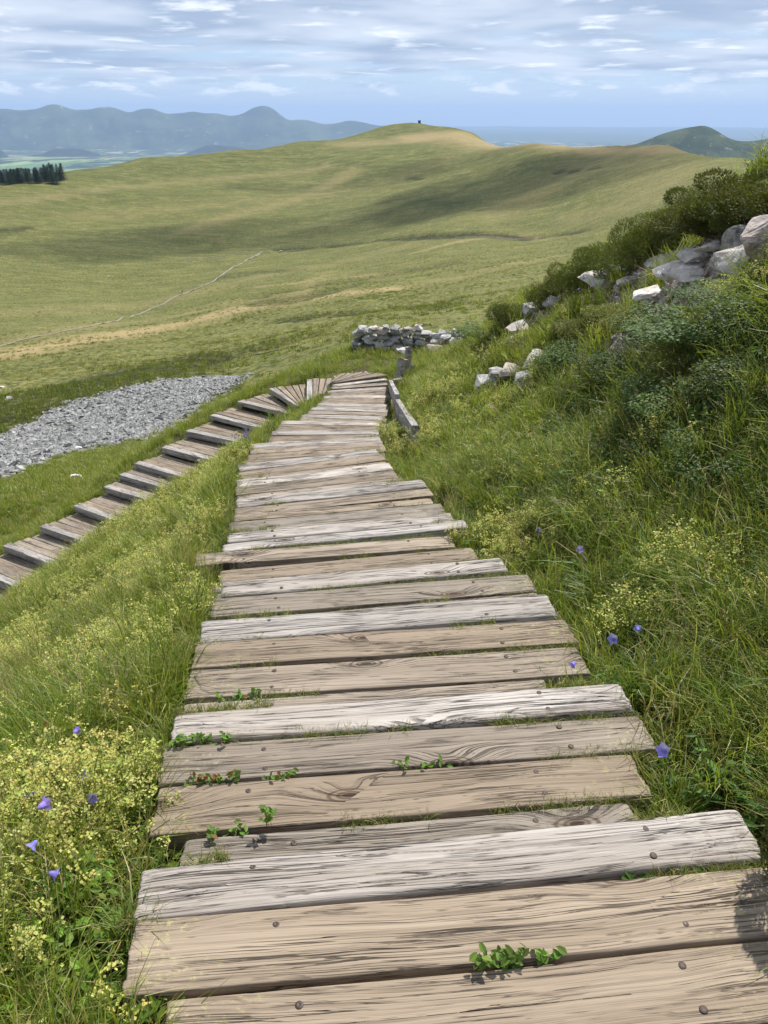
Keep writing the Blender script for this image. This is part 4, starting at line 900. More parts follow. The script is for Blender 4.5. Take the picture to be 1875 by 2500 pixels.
# ------------------------------------------------------------------ the stairs
rng = np.random.default_rng(7)
def plank_mesh(L, W, T, bleached, seed, fine):
    """one sawn board: rounded arrises, worn ends; near boards carry real splits"""
    rs = np.random.default_rng(seed)
    nl, ntop = (230, 76) if fine == 2 else ((60, 14) if fine == 1 else (14, 6))
    r = .014 if bleached else .006
    # cross-section, starting at bottom left, anticlockwise
    pts = [(-W/2, -T), (-W/2+.003, -T*.6), (-W/2, -r)]
    for a in (30, 60): pts.append((-W/2+r-r*math.cos(R(a)), -r+r*math.sin(R(a))))
    ys = np.linspace(-W/2+r, W/2-r, ntop)
    i0 = len(pts)
    for y in ys: pts.append((y, 0.0))
    i1 = len(pts)
    for a in (60, 30): pts.append((W/2-r+r*math.cos(R(a)), -r+r*math.sin(R(a))))
    pts += [(W/2, -r), (W/2-.003, -T*.6), (W/2, -T)]
    P = np.array(pts); n = len(P)
    xs = np.linspace(-L/2, L/2, nl)
    X = np.repeat(xs, n); Y = np.tile(P[:, 0], nl); Z = np.tile(P[:, 1], nl)
    so = seed*3.7
    # slow warp and uneven edges
    Y += .010*(fbm(X*1.6+so, Y*0+so, 3, 5)-.5)*np.sign(Y)*(1.6 if bleached else 1)
    Y += .007*(vnoise(X*.9+so, X*0, 8)-.5)
    top = np.tile((P[:, 1] > -r*1.2), nl)
    Z += np.where(top, .010*(fbm(X*1.5+so, Y*7, 3, 6)-.5)*(1.5 if bleached else 1), 0)
    endd = L/2-np.abs(X)
    Z -= np.where(top, (.010 if bleached else .004)*np.clip(1-endd/.05, 0, 1)**2*(.4+fbm(Y*30, X*0+so, 2, 7)), 0)
    # ragged ends
    e = np.clip(1-endd/.02, 0, 1)
    X -= np.sign(X)*e*.016*(fbm(Y*45+so, Z*30, 3, 9)+(.5 if bleached else 0))
    crack = np.zeros(len(X))
    if fine:
        q = X*1.15+so; amp = (.9 if bleached else .62)
        wv = .02*vnoise(X*2.2+so, Y*5, 21)
        n1 = fbm(q, (Y+wv)*(46 if bleached else 34)+so, 2, 12)
        c1 = np.clip(1-np.abs(n1-.5)/(.013 if bleached else .008), 0, 1)
        gate = np.clip((fbm(X*2.1+so*2, Y*16, 2, 14)-.46)*9, 0, 1)
        crack = c1*gate*amp*np.where(top, 1, .5)
        endk = np.clip(1-endd/.35, 0, 1)
        n2 = fbm(q*1.4+9, (Y+wv)*60+so, 2, 15)
        crack = np.maximum(crack, np.clip(1-np.abs(n2-.5)/.012, 0, 1)*endk*amp*np.where(top, 1, .6))
        if fine == 2:
            Z -= np.where(top, crack*.0075, 0)
            g = fbm(X*2.2+so, (Y+wv)*150, 2, 17)
            Z += np.where(top, (g-.5)*(.0035 if bleached else .0016), 0)
    V = np.c_[X, Y, Z]
    i, j = np.meshgrid(np.arange(nl-1), np.arange(n), indexing='ij')
    F = np.stack([i*n+j, i*n+(j+1) % n, (i+1)*n+(j+1) % n, (i+1)*n+j], -1).reshape(-1, 4)[:, ::-1]
    F = [tuple(f) for f in F.tolist()]
    F.append(tuple(range(n))); F.append(tuple(((nl-1)*n+k) for k in range(n))[::-1])
    me = mesh_np('plank', V, F, False)
    me.polygons.foreach_set('use_smooth', [True]*(len(F)-2)+[False, False])
    fattr(me, 'crack', crack)
    return me
def bolt_mesh():
    bm = bmesh.new()
    prof = [(.0, .0012), (.005, .001), (.0085, .0), (.0095, -.0025), (.0105, -.006)]
    rings = []
    for r_, z_ in prof[1:]:
        rings.append([bm.verts.new((r_*math.cos(a*math.pi/6), r_*math.sin(a*math.pi/6), z_)) for a in range(12)])
    c_ = bm.verts.new((0, 0, .0003))
    for k in range(12):
        bm.faces.new((c_, rings[0][k], rings[0][(k+1) % 12]))
        for a, b in zip(rings[:-1], rings[1:]): bm.faces.new((a[k], b[k], b[(k+1) % 12], a[(k+1) % 12]))
    me = bpy.data.meshes.new('bolt'); bm.to_mesh(me); bm.free(); return me
BOLT = bolt_mesh(); BOLT.materials.append(M['bolt'])
MATS = {'b': M['w_b'], 'w': M['w_w'], 'g': M['w_g'], 'n': M['w_n']}
stairs = tag(empty('wooden_stairs', (0, 0, -1.67)), 'long flight of weathered plank steps running down the middle of the picture to the turn', 'stairs')
lower = tag(empty('wooden_stairs', (-4.3, 17.7, -6.5)), 'narrower looking plank steps with grey nosings running down to the left below the turn', 'stairs')
def put_plank(par, cx, cy, z, L, W, ang, tone, seed, fine, T=.10, tilt=0, roll=0, bolts=False):
    me = plank_mesh(L, W, T, tone == 'w', seed, fine)
    o = link('plank', me, MATS[tone], par); pl = Vector(par.location)
    o.location = Vector((cx, cy, z))-pl
    o.rotation_euler = (R(roll), R(tilt), R(ang))
    if bolts:
        for sx in (-1, 1):
            bx = sx*(L*.5-.31)+rng.normal(0, .02)
            for sy in (-1, 1):
                if rng.random() < (.12 if tone == 'b' else .45): continue
                b = bpy.data.objects.new('bolt', BOLT); COL.objects.link(b); b.parent = o
                b.location = (bx+rng.normal(0, .012), sy*W*.27+rng.normal(0, .004), .0015)
    return o
for i, (cx, cy, z, L, W, ang, tone, t) in enumerate(MAIN):
    fine = 2 if (t <= 2 and i >= 6) else (1 if t <= 8 else 0)
    if i < 6: fine = 0
    o = put_plank(stairs, cx, cy, z+rng.normal(0, .0035), L, W, ang, tone, 100+i, fine, .10, rng.normal(0, .28), rng.normal(0, .7), t <= 7 and i > 4)
    if tone == 'w': o['label'] = 'bleached whitish plank at the front edge of its step'
for i, (a, b, c_, d, z, tone) in enumerate(FAN):
    # wedge-shaped board of the winding landing
    a, b, c_, d = [Vector((*p, 0)) for p in (a, b, c_, d)]
    cen = (a+b+c_+d)/4
    g = .012
    quad = [a, b, d, c_]
    # shrink each side edge a little to leave the dark joint
    u = (b-a).normalized(); nrm = Vector((-u.y, u.x, 0)); sgn = 1 if nrm.dot(cen-a) > 0 else -1
    a2 = a+nrm*sgn*g; b2 = b+nrm*sgn*g*.6
    u2 = (d-c_).normalized(); n2 = Vector((-u2.y, u2.x, 0)); s2 = 1 if n2.dot(cen-c_) > 0 else -1
    c2 = c_+n2*s2*g; d2 = d+n2*s2*g*.6
    ax = ((a2+c2)/2-(b2+d2)/2).normalized(); rz = math.atan2(ax.y, ax.x)
    jit = rng.uniform(-.05, .05)
    a2 = a2+ax*jit; c2 = c2+ax*jit
    Mi = Matrix.Rotation(-rz, 4, 'Z')
    ql = [Mi @ (p-cen) for p in (a2, b2, d2, c2)]
    V = []; ns = 10
    for s in range(ns+1):
        f = s/ns
        p0 = ql[0].lerp(ql[1], f); p1 = ql[3].lerp(ql[2], f)
        mid = (p0+p1)/2; w_ = (p1-p0)
        for (q, zz_) in ((0, -.10), (0, -.010), (.04, 0), (.5, .001), (.96, 0), (1, -.010), (1, -.10)):
            p = p0+w_*q; V.append((p.x, p.y, zz_+.003*math.sin(f*5+i)))
    n = 7; F = []
    for s in range(ns):
        for k in range(n): F.append((s*n+k, s*n+(k+1) % n, (s+1)*n+(k+1) % n, (s+1)*n+k))
    F.append(tuple(range(n))[::-1]); F.append(tuple(ns*n+k for k in range(n)))
    me = mesh_np('plank', V, F); fattr(me, 'crack', np.zeros(len(V)))
    bmx = bmesh.new(); bmx.from_mesh(me); bmesh.ops.recalc_face_normals(bmx, faces=bmx.faces); bmx.to_mesh(me); bmx.free()
    par = stairs if i < 9 else lower
    o = link('plank', me, MATS[tone], par); o.location = Vector((cen.x, cen.y, z+rng.normal(0, .004)))-Vector(par.location); o.rotation_euler = (0, 0, rz)
for i, (cx, cy, z, L, W, ang, tone, t) in enumerate(LOW):
    put_plank(lower, cx, cy, z+rng.normal(0, .004), L, W, ang, tone, 400+i, 1 if t > 4 else 0, .15 if tone == 'n' else .11, rng.normal(0, .3), rng.normal(0, .8))

# kerb rail of squared timbers along the right edge, and the split posts at its end
def beam(name, p0, p1, W, H, mat, seed, par=None):
    p0 = Vector(p0); p1 = Vector(p1); L = (p1-p0).length
    me = plank_mesh(L, W, H, False, seed, 1)
    o = link(name, me, mat, par)
    d = (p1-p0).normalized(); q = d.to_track_quat('X', 'Z'); o.rotation_mode = 'QUATERNION'; o.rotation_quaternion = q
    o.location = (p0+p1)/2-(Vector(par.location) if par else Vector())
    return o
rail = tag(empty('kerb_rail', (.35, 9.0, -3.6)), 'grey squared timber kerb rail along the right side of the long steps', 'rail')
beam('rail_timber', (.375, 8.75, -3.34), (.24, 13.1, -4.50), .085, .30, M['w_n'], 701, rail)
beam('rail_timber', (.235, 13.15, -4.42), (.15, 17.7, -5.60), .085, .26, M['w_n'], 702, rail)
beam('rail_timber', (.21, 17.78, -5.62), (.42, 17.9, -5.62), .09, .26, M['w_n'], 703, rail)
def post(name, x, y, z0, h, w0, lean, seed, label):
    rs = np.random.default_rng(seed); V = []; n = 8; lev = 9
    for k in range(lev+1):
        f = k/lev; ww = w0*(1-.12*f)
        for j in range(n):
            a = 2*math.pi*j/n+math.pi/8; sq = 1/max(abs(math.cos(a)), abs(math.sin(a)))
            rr2 = ww*.5*min(sq, 1.3)*(1+.06*rs.normal())
            V.append((rr2*math.cos(a)+lean*f*h, .62*rr2*math.sin(a), f*h+(rs.normal()*.03 if k == lev else 0)))
    F = [(k*n+j, k*n+(j+1) % n, (k+1)*n+(j+1) % n, (k+1)*n+j) for k in range(lev) for j in range(n)]+[tuple(lev*n+j for j in range(n))]
    me = mesh_np(name, V, F); fattr(me, 'crack', np.zeros(len(V)))
    o = link(name, me, M['w_w'] if seed % 2 else M['w_n'], None, (x, y, z0)); o.rotation_euler = (0, 0, .15)
    tag(o, label, 'post', 'split posts at the end of the rail'); return o
post('split_post', .40, 18.3, -6.0, .74, .27, .08, 3, 'broad weathered half post at the far end of the kerb rail, nearer and left one')
post('split_post', .62, 18.75, -6.05, .98, .17, -.02, 5, 'tall thin weathered post behind the broad half post, in front of the stone wall')
post('split_post', .68, 18.4, -6.05, .60, .12, .05, 6, 'short broken grey splinter of post right of the broad half post')

# ------------------------------------------------------------------ stones
def rock_mesh(name, seed, sx=1, sy=1, sz=1, npt=16, cut=.0, sub=False):
    rs = np.random.default_rng(seed); bm = bmesh.new()
    P = rs.normal(size=(npt, 3)); P /= np.linalg.norm(P, axis=1)[:, None]
    P = np.sign(P)*np.abs(P)**.62; P *= rs.uniform(.8, 1.1, (npt, 1))
    for p in P: bm.verts.new((p[0]*sx*.5, p[1]*sy*.5, p[2]*sz*.5))
    bmesh.ops.convex_hull(bm, input=bm.verts)
    for v in [v for v in bm.verts if not v.link_faces]: bm.verts.remove(v)
    if sub:
        bmesh.ops.bevel(bm, geom=list(bm.edges), offset=.03*min(sx, sy, sz), segments=1, affect='EDGES')
        bmesh.ops.triangulate(bm, faces=bm.faces)
        bmesh.ops.subdivide_edges(bm, edges=bm.edges, cuts=2, use_grid_fill=True)
        for v in bm.verts:
            c_ = v.co; k = 1+.13*(float(fbm(np.array([c_.x*6/sx+seed]), np.array([c_.y*6/sy+c_.z*5/sz]), 3, seed)[0])-.5)*2
            v.co = c_*k
    me = bpy.data.meshes.new(name); bm.to_mesh(me); bm.free()
    return me
wall = tag(empty('dry_stone_wall', (.4, 22.0, -6.1)), 'low tumbled dry stone wall across the far end of the steps', 'wall')
rs = np.random.default_rng(12)
wst = [rock_mesh('stone', 900+k, 1, .9, .62, 13, sub=True) for k in range(9)]
for m_ in wst: m_.materials.append(M['rock_grey'])
wst2 = [m_.copy() for m_ in wst[:3]]
for m_ in wst2: m_.materials.clear(); m_.materials.append(M['rock_pink'])
def wall_top(x): return float(np.interp(x, [-1.0, -.85, -.5, 0, .5, 1.0, 1.5, 2.0], [.30, .56, .64, .60, .60, .55, .42, .36]))
zrow = 0.0; row = 0
while zrow < .80:
    for depth_, off in ((0, 0.0), (1, .28)):
        x = -.98+rs.uniform(0, .1)+zrow*.10
        while x < 2.0:
            wdt = rs.uniform(.20, .50); hgt = rs.uniform(.14, .24)
            if zrow < wall_top(x+wdt/2)-.05:
                me_ = (wst2 if rs.random() < .14 else wst)[rs.integers(0, 3 if False else 3)] if rs.random() < .3 else wst[rs.integers(0, 9)]
                o = bpy.data.objects.new('stone', me_); COL.objects.link(o); o.parent = wall
                gzv = float(height([x+wdt/2], [22.0])[0])
                o.location = Vector((x+wdt/2, 21.95+off+rs.normal(0, .03), gzv+zrow+hgt*.5+.0))-wall.location
                o.scale = (wdt*1.18, rs.uniform(.28, .42), hgt*1.75); o.rotation_euler = (rs.normal(0, .3), rs.normal(0, .38), rs.uniform(-.6, .6)+(math.pi if rs.random() < .5 else 0))
            x += wdt*.93
    zrow += .15; row += 1
for (x, y, zz_, sx, sz, ry, pink) in [(-.62, 21.9, .84, .34, .22, .3, 0), (-.30, 21.9, .82, .26, .2, -.2, 1), (.05, 21.95, .86, .22, .2, .1, 0), (.33, 21.9, .84, .3, .2, -.35, 0), (.66, 21.9, .80, .34, .2, .25, 1), (.98, 21.92, .82, .3, .26, -.5, 1)]:
    o = bpy.data.objects.new('stone', (wst2 if pink else wst)[int(abs(x*10)) % 3]); COL.objects.link(o); o.parent = wall
    o.location = Vector((x, y, float(height([x], [22.])[0])+zz_-.17))-wall.location; o.scale = (sx, .3, sz*1.3); o.rotation_euler = (.1, ry, x*3)
for (x, y, s_, lab) in [(1.72, 21.6, .40, 'rounded grey boulder on the right end of the stone wall under the bank'), (1.42, 21.3, .5, 'broad flat grey stone lying at the right foot of the stone wall'), (.55, 21.5, .45, 'dark stone slumped in the grass before the middle of the stone wall'), (2.0, 21.2, .42, 'pale round boulder half in the grass right of the stone wall')]:
    me = rock_mesh('boulder', int(x*100), s_*1.1, s_, s_*.72, 18, sub=True); me.materials.append(M['rock_grey'] if s_ != .5 else M['rock_pink'])
    o = link('boulder', me, (), None, (x, y, float(height([x], [y])[0])+s_*(.42 if x > 1.6 else .15))); tag(o, lab, 'rock')
    if s_ == .40: o.location.z += .12
for i, (x, y, z, w_, h_, lab) in enumerate(ROCKS):
    pale = 'rock_pink' if 'pink' in lab else ('rock_grey' if ('dark' in lab or 'lilac' in lab or lab.startswith('grey')) else 'rock_pale')
    slab = 'slab' in lab
    me = rock_mesh('rock', 300+i, w_*1.15, w_*(.75 if slab else .85), h_*(1.1 if 'boulder' in lab or 'pointed' in lab else .65), 14, sub=True); me.materials.append(M[pale])
    o = link('rock', me, (), None, (x, y+w_*.25, z+h_*.22+(.10 if 'outcrop' in lab else .0))); o.rotation_euler = (rng.normal(.22, .10), rng.normal(-.2, .12), rng.uniform(-.5, .5)); tag(o, lab, 'rock')
# pebbles and chips on the bare soil
def rand_in_blobs(L, n, rs, soft=.9):
    A = np.array(L); p = A[:, 2]**2*A[:, 3]; p /= p.sum(); k = rs.choice(len(A), n, p=p)
    a = rs.uniform(0, 2*math.pi, n); q = np.sqrt(rs.uniform(0, 1, n))*A[k, 2]*soft
    return A[k, 0]+q*np.cos(a), A[k, 1]+q*np.sin(a)

# ------------------------------------------------------------------ scatter: point cloud + instanced plant meshes
def scatter(name, X, Y, Z, rot, scl, idx, variants, kind='stuff'):
    n = len(X)
    me = bpy.data.meshes.new(name); me.vertices.add(n)
    me.vertices.foreach_set('co', np.c_[X, Y, Z].astype(np.float32).ravel())
    a = me.attributes.new('rot', 'FLOAT_VECTOR', 'POINT'); a.data.foreach_set('vector', np.asarray(rot, np.float32).ravel())
    fattr(me, 'scl', scl)
    a = me.attributes.new('idx', 'INT', 'POINT'); a.data.foreach_set('value', np.asarray(idx, np.int32))
    o = bpy.data.objects.new(name, me); COL.objects.link(o)
    col = bpy.data.collections.new(name+'_kinds')
    for k, (vm) in enumerate(variants):
        col.objects.link(bpy.data.objects.new('%s_kind_%02d' % (name, k), vm))
    ng = bpy.data.node_groups.new(name+'_scatter', 'GeometryNodeTree')
    ng.interface.new_socket('Geometry', in_out='INPUT', socket_type='NodeSocketGeometry'); ng.interface.new_socket('Geometry', in_out='OUTPUT', socket_type='NodeSocketGeometry')
    N_, L_ = ng.nodes, ng.links
    gi = N_.new('NodeGroupInput'); go = N_.new('NodeGroupOutput')
    ci = N_.new('GeometryNodeCollectionInfo'); ci.inputs['Collection'].default_value = col; ci.inputs['Separate Children'].default_value = True; ci.inputs['Reset Children'].default_value = True
    iop = N_.new('GeometryNodeInstanceOnPoints'); iop.inputs['Pick Instance'].default_value = True
    def named(nm, ty):
        q = N_.new('GeometryNodeInputNamedAttribute'); q.data_type = ty; q.inputs[0].default_value = nm; return q.outputs[0]
    L_.new(gi.outputs[0], iop.inputs['Points']); L_.new(ci.outputs[0], iop.inputs['Instance']); L_.new(named('idx', 'INT'), iop.inputs['Instance Index'])
    er = N_.new('FunctionNodeEulerToRotation'); L_.new(named('rot', 'FLOAT_VECTOR'), er.inputs[0]); L_.new(er.outputs[0], iop.inputs['Rotation'])
    L_.new(named('scl', 'FLOAT'), iop.inputs['Scale']); L_.new(iop.outputs[0], go.inputs[0])
    md = o.modifiers.new('scatter', 'NODES'); md.node_group = ng
    tag(o, kind=kind)
    return o
def jitcol(rs, c, n, v=.25, h=.12):
    c = np.array(c); k = 1+v*(rs.uniform(-1, 1, (n, 1))); j = 1+h*rs.uniform(-1, 1, (n, 3)); return np.clip(c*k*j, 0, 1)
class MB:
    def __init__(s): s.V = []; s.F = []; s.C = []; s.n = 0
    def add(s, V, F, C):
        V = np.asarray(V, float); s.V.append(V); s.F += [tuple(i+s.n for i in f) for f in F]; s.C.append(np.broadcast_to(C, (len(V), 3))); s.n += len(V)
    def mesh(s, name, mat, smooth=False):
        me = mesh_np(name, np.concatenate(s.V), s.F, smooth, np.concatenate(s.C)); me.materials.append(mat); return me
def blade(mb, rs, base, heading, L, w_, bend, col, segs=3, col2=None):
    """one tapering blade that arches over"""
    dx, dy = math.cos(heading), math.sin(heading); px, py = -dy, dx
    V = []; x = z = 0.0; ang = R(rs.uniform(70, 92)); step = L/segs
    tw = rs.uniform(-.6, .6)
    for k in range(segs+1):
        ww = w_*.5*(1-(k/segs)**1.5*.92)
        if k < segs:
            qx, qy = px*math.cos(tw)+dx*math.sin(tw), py*math.cos(tw)+dy*math.sin(tw)
            V.append((base[0]+dx*x-qx*ww, base[1]+dy*x-qy*ww, z)); V.append((base[0]+dx*x+qx*ww, base[1]+dy*x+qy*ww, z))
        else: V.append((base[0]+dx*x, base[1]+dy*x, z))
        x += step*math.cos(ang); z += step*math.sin(ang); ang -= bend/segs*(1+.6*k)
    F = [(2*k, 2*k+1, 2*k+3, 2*k+2) for k in range(segs-1)]+[(2*segs-2, 2*segs-1, 2*segs)]
    mb.add(V, F, col)
GREENS = [(.130, .190, .014), (.175, .230, .018), (.088, .140, .013), (.205, .240, .028), (.066, .115, .018)]
STRAWS = [(.38, .31, .13), (.46, .38, .19), (.30, .24, .09)]
def grass_clump(seed, n, Lr, w_, spread, straw, bend=(.5, 1.9), pal=GREENS, segs=3):
    rs = np.random.default_rng(seed); mb = MB(); lean = rs.uniform(0, 6.28)
    for _ in range(n):
        a = rs.uniform(0, 6.28); q = spread*math.sqrt(rs.random())
        hd = a+rs.normal(0, .7) if rs.random() < .55 else lean+rs.normal(0, .6)
        c_ = STRAWS[rs.integers(3)] if rs.random() < straw else pal[rs.integers(len(pal))]
        blade(mb, rs, (q*math.cos(a), q*math.sin(a)), hd, rs.uniform(*Lr), w_*rs.uniform(.7, 1.3), rs.uniform(*bend), jitcol(rs, c_, 1, .25, .1), segs)
    return mb.mesh('grass_tuft', M['leaf'])
def leafquad(mb, c_, nrm, size, col, rs, asp=1.5):
    """small pointed leaf: 6 corners, folded on its midrib"""
    n_ = Vector(nrm).normalized(); t_ = n_.orthogonal().normalized(); t_ = Matrix.Rotation(rs.uniform(0, 6.28), 3, n_) @ t_; b_ = n_.cross(t_)
    c0 = Vector(c_); s = size
    P = [c0-t_*s*asp*.5, c0-t_*s*asp*.12+b_*s*.42+n_*s*.12, c0+t_*s*asp*.28+b_*s*.30+n_*s*.10, c0+t_*s*asp*.55, c0+t_*s*asp*.28-b_*s*.30+n_*s*.10, c0-t_*s*asp*.12-b_*s*.42+n_*s*.12]
    mb.add([tuple(p) for p in P], [(0, 1, 2, 3), (0, 3, 4, 5)], col)
def stem(mb, p0, p1, w_, col):
    p0 = Vector(p0); p1 = Vector(p1); d = (p1-p0).normalized(); a = d.orthogonal().normalized(); b = d.cross(a)
    V = [p0+a*w_, p0-a*w_*.5+b*w_*.87, p0-a*w_*.5-b*w_*.87, p1+a*w_*.5, p1-a*w_*.25+b*w_*.43, p1-a*w_*.25-b*w_*.43]
    mb.add([tuple(v) for v in V], [(0, 1, 4, 3), (1, 2, 5, 4), (2, 0, 3, 5)], col)
def bedstraw(seed, dense=1.0):
    rs = np.random.default_rng(seed); mb = MB()
    YC = [(.46, .46, .12), (.56, .54, .19), (.38, .42, .10), (.50, .45, .13)]
    for s_ in range(int(9*dense)):
        a = rs.uniform(0, 6.28); q = .09*math.sqrt(rs.random()); x, y = q*math.cos(a), q*math.sin(a)
        h = rs.uniform(.10, .24); tx, ty = x+rs.normal(0, .04), y+rs.normal(0, .04)
        stem(mb, (x, y, 0), (tx, ty, h), .0012, (.13, .17, .04))
        for k in range(14):   # whorled thin leaves low on the stem
            f = rs.random()*.75; c_ = (x+(tx-x)*f, y+(ty-y)*f, h*f)
            blade_n = (rs.normal(), rs.normal(), rs.uniform(.3, 1.2)); leafquad(mb, (c_[0]+rs.normal(0, .008), c_[1]+rs.normal(0, .008), c_[2]), blade_n, .0045, jitcol(rs, (.10, .15, .03), 1), rs, 3.6)
        for b_ in range(rs.integers(4, 8)):
            f = rs.uniform(.55, 1.05); bx, by, bz = x+(tx-x)*f+rs.normal(0, .018), y+(ty-y)*f+rs.normal(0, .018), h*f+rs.uniform(0, .02)
            cc = YC[rs.integers(4)]
            for k in range(rs.integers(6, 11)):
                c_ = (bx+rs.normal(0, .0075), by+rs.normal(0, .0075), bz+rs.normal(0, .006)); s2 = rs.uniform(.0022, .0040)
                n_ = Vector((rs.normal(0, .6), rs.normal(0, .6), 1)).normalized(); t_ = n_.orthogonal(); b2 = n_.cross(t_); c0 = Vector(c_)
                mb.add([tuple(c0+t_*s2), tuple(c0+b2*s2), tuple(c0-t_*s2), tuple(c0-b2*s2)], [(0, 1, 2, 3)], jitcol(rs, cc, 1, .2, .06))
    return mb.mesh('bedstraw', M['flower'])
def leafy(seed, n, size, hgt, spread, pal, red=.0, asp=1.5):
    rs = np.random.default_rng(seed); mb = MB()
    ns = max(3, n//9)
    for s_ in range(ns):
        a = rs.uniform(0, 6.28); q = spread*math.sqrt(rs.random()); x, y = q*math.cos(a), q*math.sin(a); h = hgt*rs.uniform(.5, 1.1)
        tx, ty = x+rs.normal(0, .25*hgt), y+rs.normal(0, .25*hgt)
        stem(mb, (x, y, 0), (tx, ty, h), .0012, (.12, .10, .04))
        for k in range(9):
            f = (k+1.5)/10; c_ = (x+(tx-x)*f+rs.normal(0, size*.5), y+(ty-y)*f+rs.normal(0, size*.5), h*f+rs.normal(0, size*.2))
            col = (.22, .075, .03) if rs.random() < red else pal[rs.integers(len(pal))]
            leafquad(mb, c_, (rs.normal(0, .55), rs.normal(0, .55), 1), size*rs.uniform(.7, 1.25), jitcol(rs, col, 1, .2, .08), rs, asp)
    return mb.mesh('leafy_sprig', M['herb'])
def heather_tuft(seed, n, h, spread, pal):
    rs = np.random.default_rng(seed); mb = MB()
    for s_ in range(n):
        a = rs.uniform(0, 6.28); q = spread*math.sqrt(rs.random()); x, y = q*math.cos(a), q*math.sin(a); hh = h*rs.uniform(.6, 1.15)
        tx, ty = x*1.35+rs.normal(0, .02), y*1.35+rs.normal(0, .02)
        c_ = jitcol(rs, pal[rs.integers(len(pal))], 1, .3, .1)
        for k in range(7):
            f = .25+k*.11; cx, cy, cz = x+(tx-x)*f, y+(ty-y)*f, hh*f
            for q2 in range(2):
                aa = rs.uniform(0, 6.28); l = rs.uniform(.010, .017); ww = .0028
                dx, dy = math.cos(aa), math.sin(aa)
                mb.add([(cx-dy*ww, cy+dx*ww, cz), (cx+dy*ww, cy-dx*ww, cz), (cx+dx*l, cy+dy*l, cz+l*1.2)], [(0, 1, 2)], c_)
    return mb.mesh('heather_tuft', M['heather'])
def seed_stalks(seed, n, hr, spread, cols):
    rs = np.random.default_rng(seed); mb = MB()
    for _ in range(n):
        a = rs.uniform(0, 6.28); q = spread*math.sqrt(rs.random()); x, y = q*math.cos(a), q*math.sin(a); h = rs.uniform(*hr); hd = rs.uniform(0, 6.28)
        c_ = jitcol(rs, cols[rs.integers(len(cols))], 1, .2, .06); p = Vector((x, y, 0)); v = Vector((.06*math.cos(hd), .06*math.sin(hd), 1)); st = h/5
        for k in range(5):
            v = (v+Vector((math.cos(hd), math.sin(hd), -.25))*.09).normalized(); p2 = p+v*st; stem(mb, p, p2, .0014, c_); p = p2
            if k >= 3:
                for j in range(5):
                    c0 = p-v*st*rs.random(); leafquad(mb, c0+Vector((rs.normal(0, .004), rs.normal(0, .004), 0)), (rs.normal(), rs.normal(), .3), .0055, jitcol(rs, c_[0]*1.1, 1, .2, .05), rs, 2.4)
    return mb.mesh('seed_stalk', M['leaf'])
# ------------------------------------------------------------------ planting
prs = np.random.default_rng(77)
def candidates(n, rmin, rmax, amax=R(44)):
    """points with even density on the ground per ring, inside the wedge of ground in view"""
    u = prs.uniform(0, 1, n); r = (rmin**.7+(rmax**.7-rmin**.7)*u)**(1/.7); a = prs.uniform(-amax, amax, n)
    return r*np.sin(a), r*np.cos(a)
def keep(x, y, prob, dmin=.02):
    d, _ = plank_dist(x, y)
    ok = (prs.uniform(0, 1, len(x)) < prob) & (d > dmin)
    return ok
def fields(x, y):
    f = dict(bed=blob(x, y, BED, .4), straw=blob(x, y, STRAW, .3), bilb=blob(x, y, BILB, .5), turf=blob(x, y, TURF, .5), herb=blob(x, y, HERB, .4), shrub=blob(x, y, SHRUB, .5), bare=blob(x, y, BARE, .5))
    f['n1'] = fbm(x*1.1, y*1.1, 3, 51); f['n2'] = fbm(x*2.3+5, y*2.3, 3, 52)
    d, _ = plank_dist(x, y); f['d'] = d
    f['rock'] = np.zeros(len(x))
    for (a, b, z, w_, h_, l_) in ROCKS: f['rock'] = np.maximum(f['rock'], (np.hypot(x-a, y-b-w_*.1) < w_*.6+.06).astype(float))
    f['rail'] = ((np.abs(x-np.interp(y, [8.75, 17.7], [.375, .15])) < .10) & (y > 8.7) & (y < 17.9)).astype(float)
    f['slope'] = (y < 24)
    return f
def put(name, x, y, variants, smin, smax, tilt=.18, sink=.015, down=.0):
    n = len(x); z = height(x, y)-sink
    e = .25; gxs = (height(x+e, y, False)-height(x-e, y, False))/(2*e); gys = (height(x, y+e, False)-height(x, y-e, False))/(2*e)
    rot = np.c_[prs.normal(0, tilt, n)-gys*down*-1*-1, prs.normal(0, tilt, n)+0*gxs, prs.uniform(0, 6.28, n)]
    # lean downhill a little: rotate about x and y
    rot[:, 0] = prs.normal(0, tilt, n)+np.clip(gys, -1, 1)*down; rot[:, 1] = prs.normal(0, tilt, n)-np.clip(gxs, -1, 1)*down
    return scatter(name, x, y, z, rot, prs.uniform(smin, smax, n), prs.integers(0, len(variants), n), variants)
NV = 5
# near (fine) and middle (coarser) versions of every plant
long_n = [grass_clump(1+k, 46, (.12, .34), .0047, .055, .15) for k in range(NV)]
long_m = [grass_clump(11+k, 40, (.12, .36), .0088, .12, .16) for k in range(NV)]
far_g = [grass_clump(21+k, 36, (.12, .30), .018, .26, .22, segs=2) for k in range(4)]
turf_n = [grass_clump(31+k, 48, (.035, .10), .0045, .055, .22, (.4, 1.8), [(.120, .190, .034), (.160, .225, .045), (.095, .155, .03)]) for k in range(4)]
dark_n = [grass_clump(41+k, 46, (.16, .44), .0062, .075, .08, (.7, 2.3), [(.075, .125, .018), (.10, .165, .022), (.060, .100, .022), (.135, .185, .028)], 4) for k in range(NV)]
straw_n = [grass_clump(51+k, 26, (.12, .36), .0042, .06, .85, (.2, 1.2)) for k in range(4)]
stalks = [seed_stalks(61+k, 5, (.28, .52), .10, [(.42, .33, .18), (.38, .26, .17), (.48, .42, .24)]) for k in range(4)]
beds = [bedstraw(71+k) for k in range(NV)]
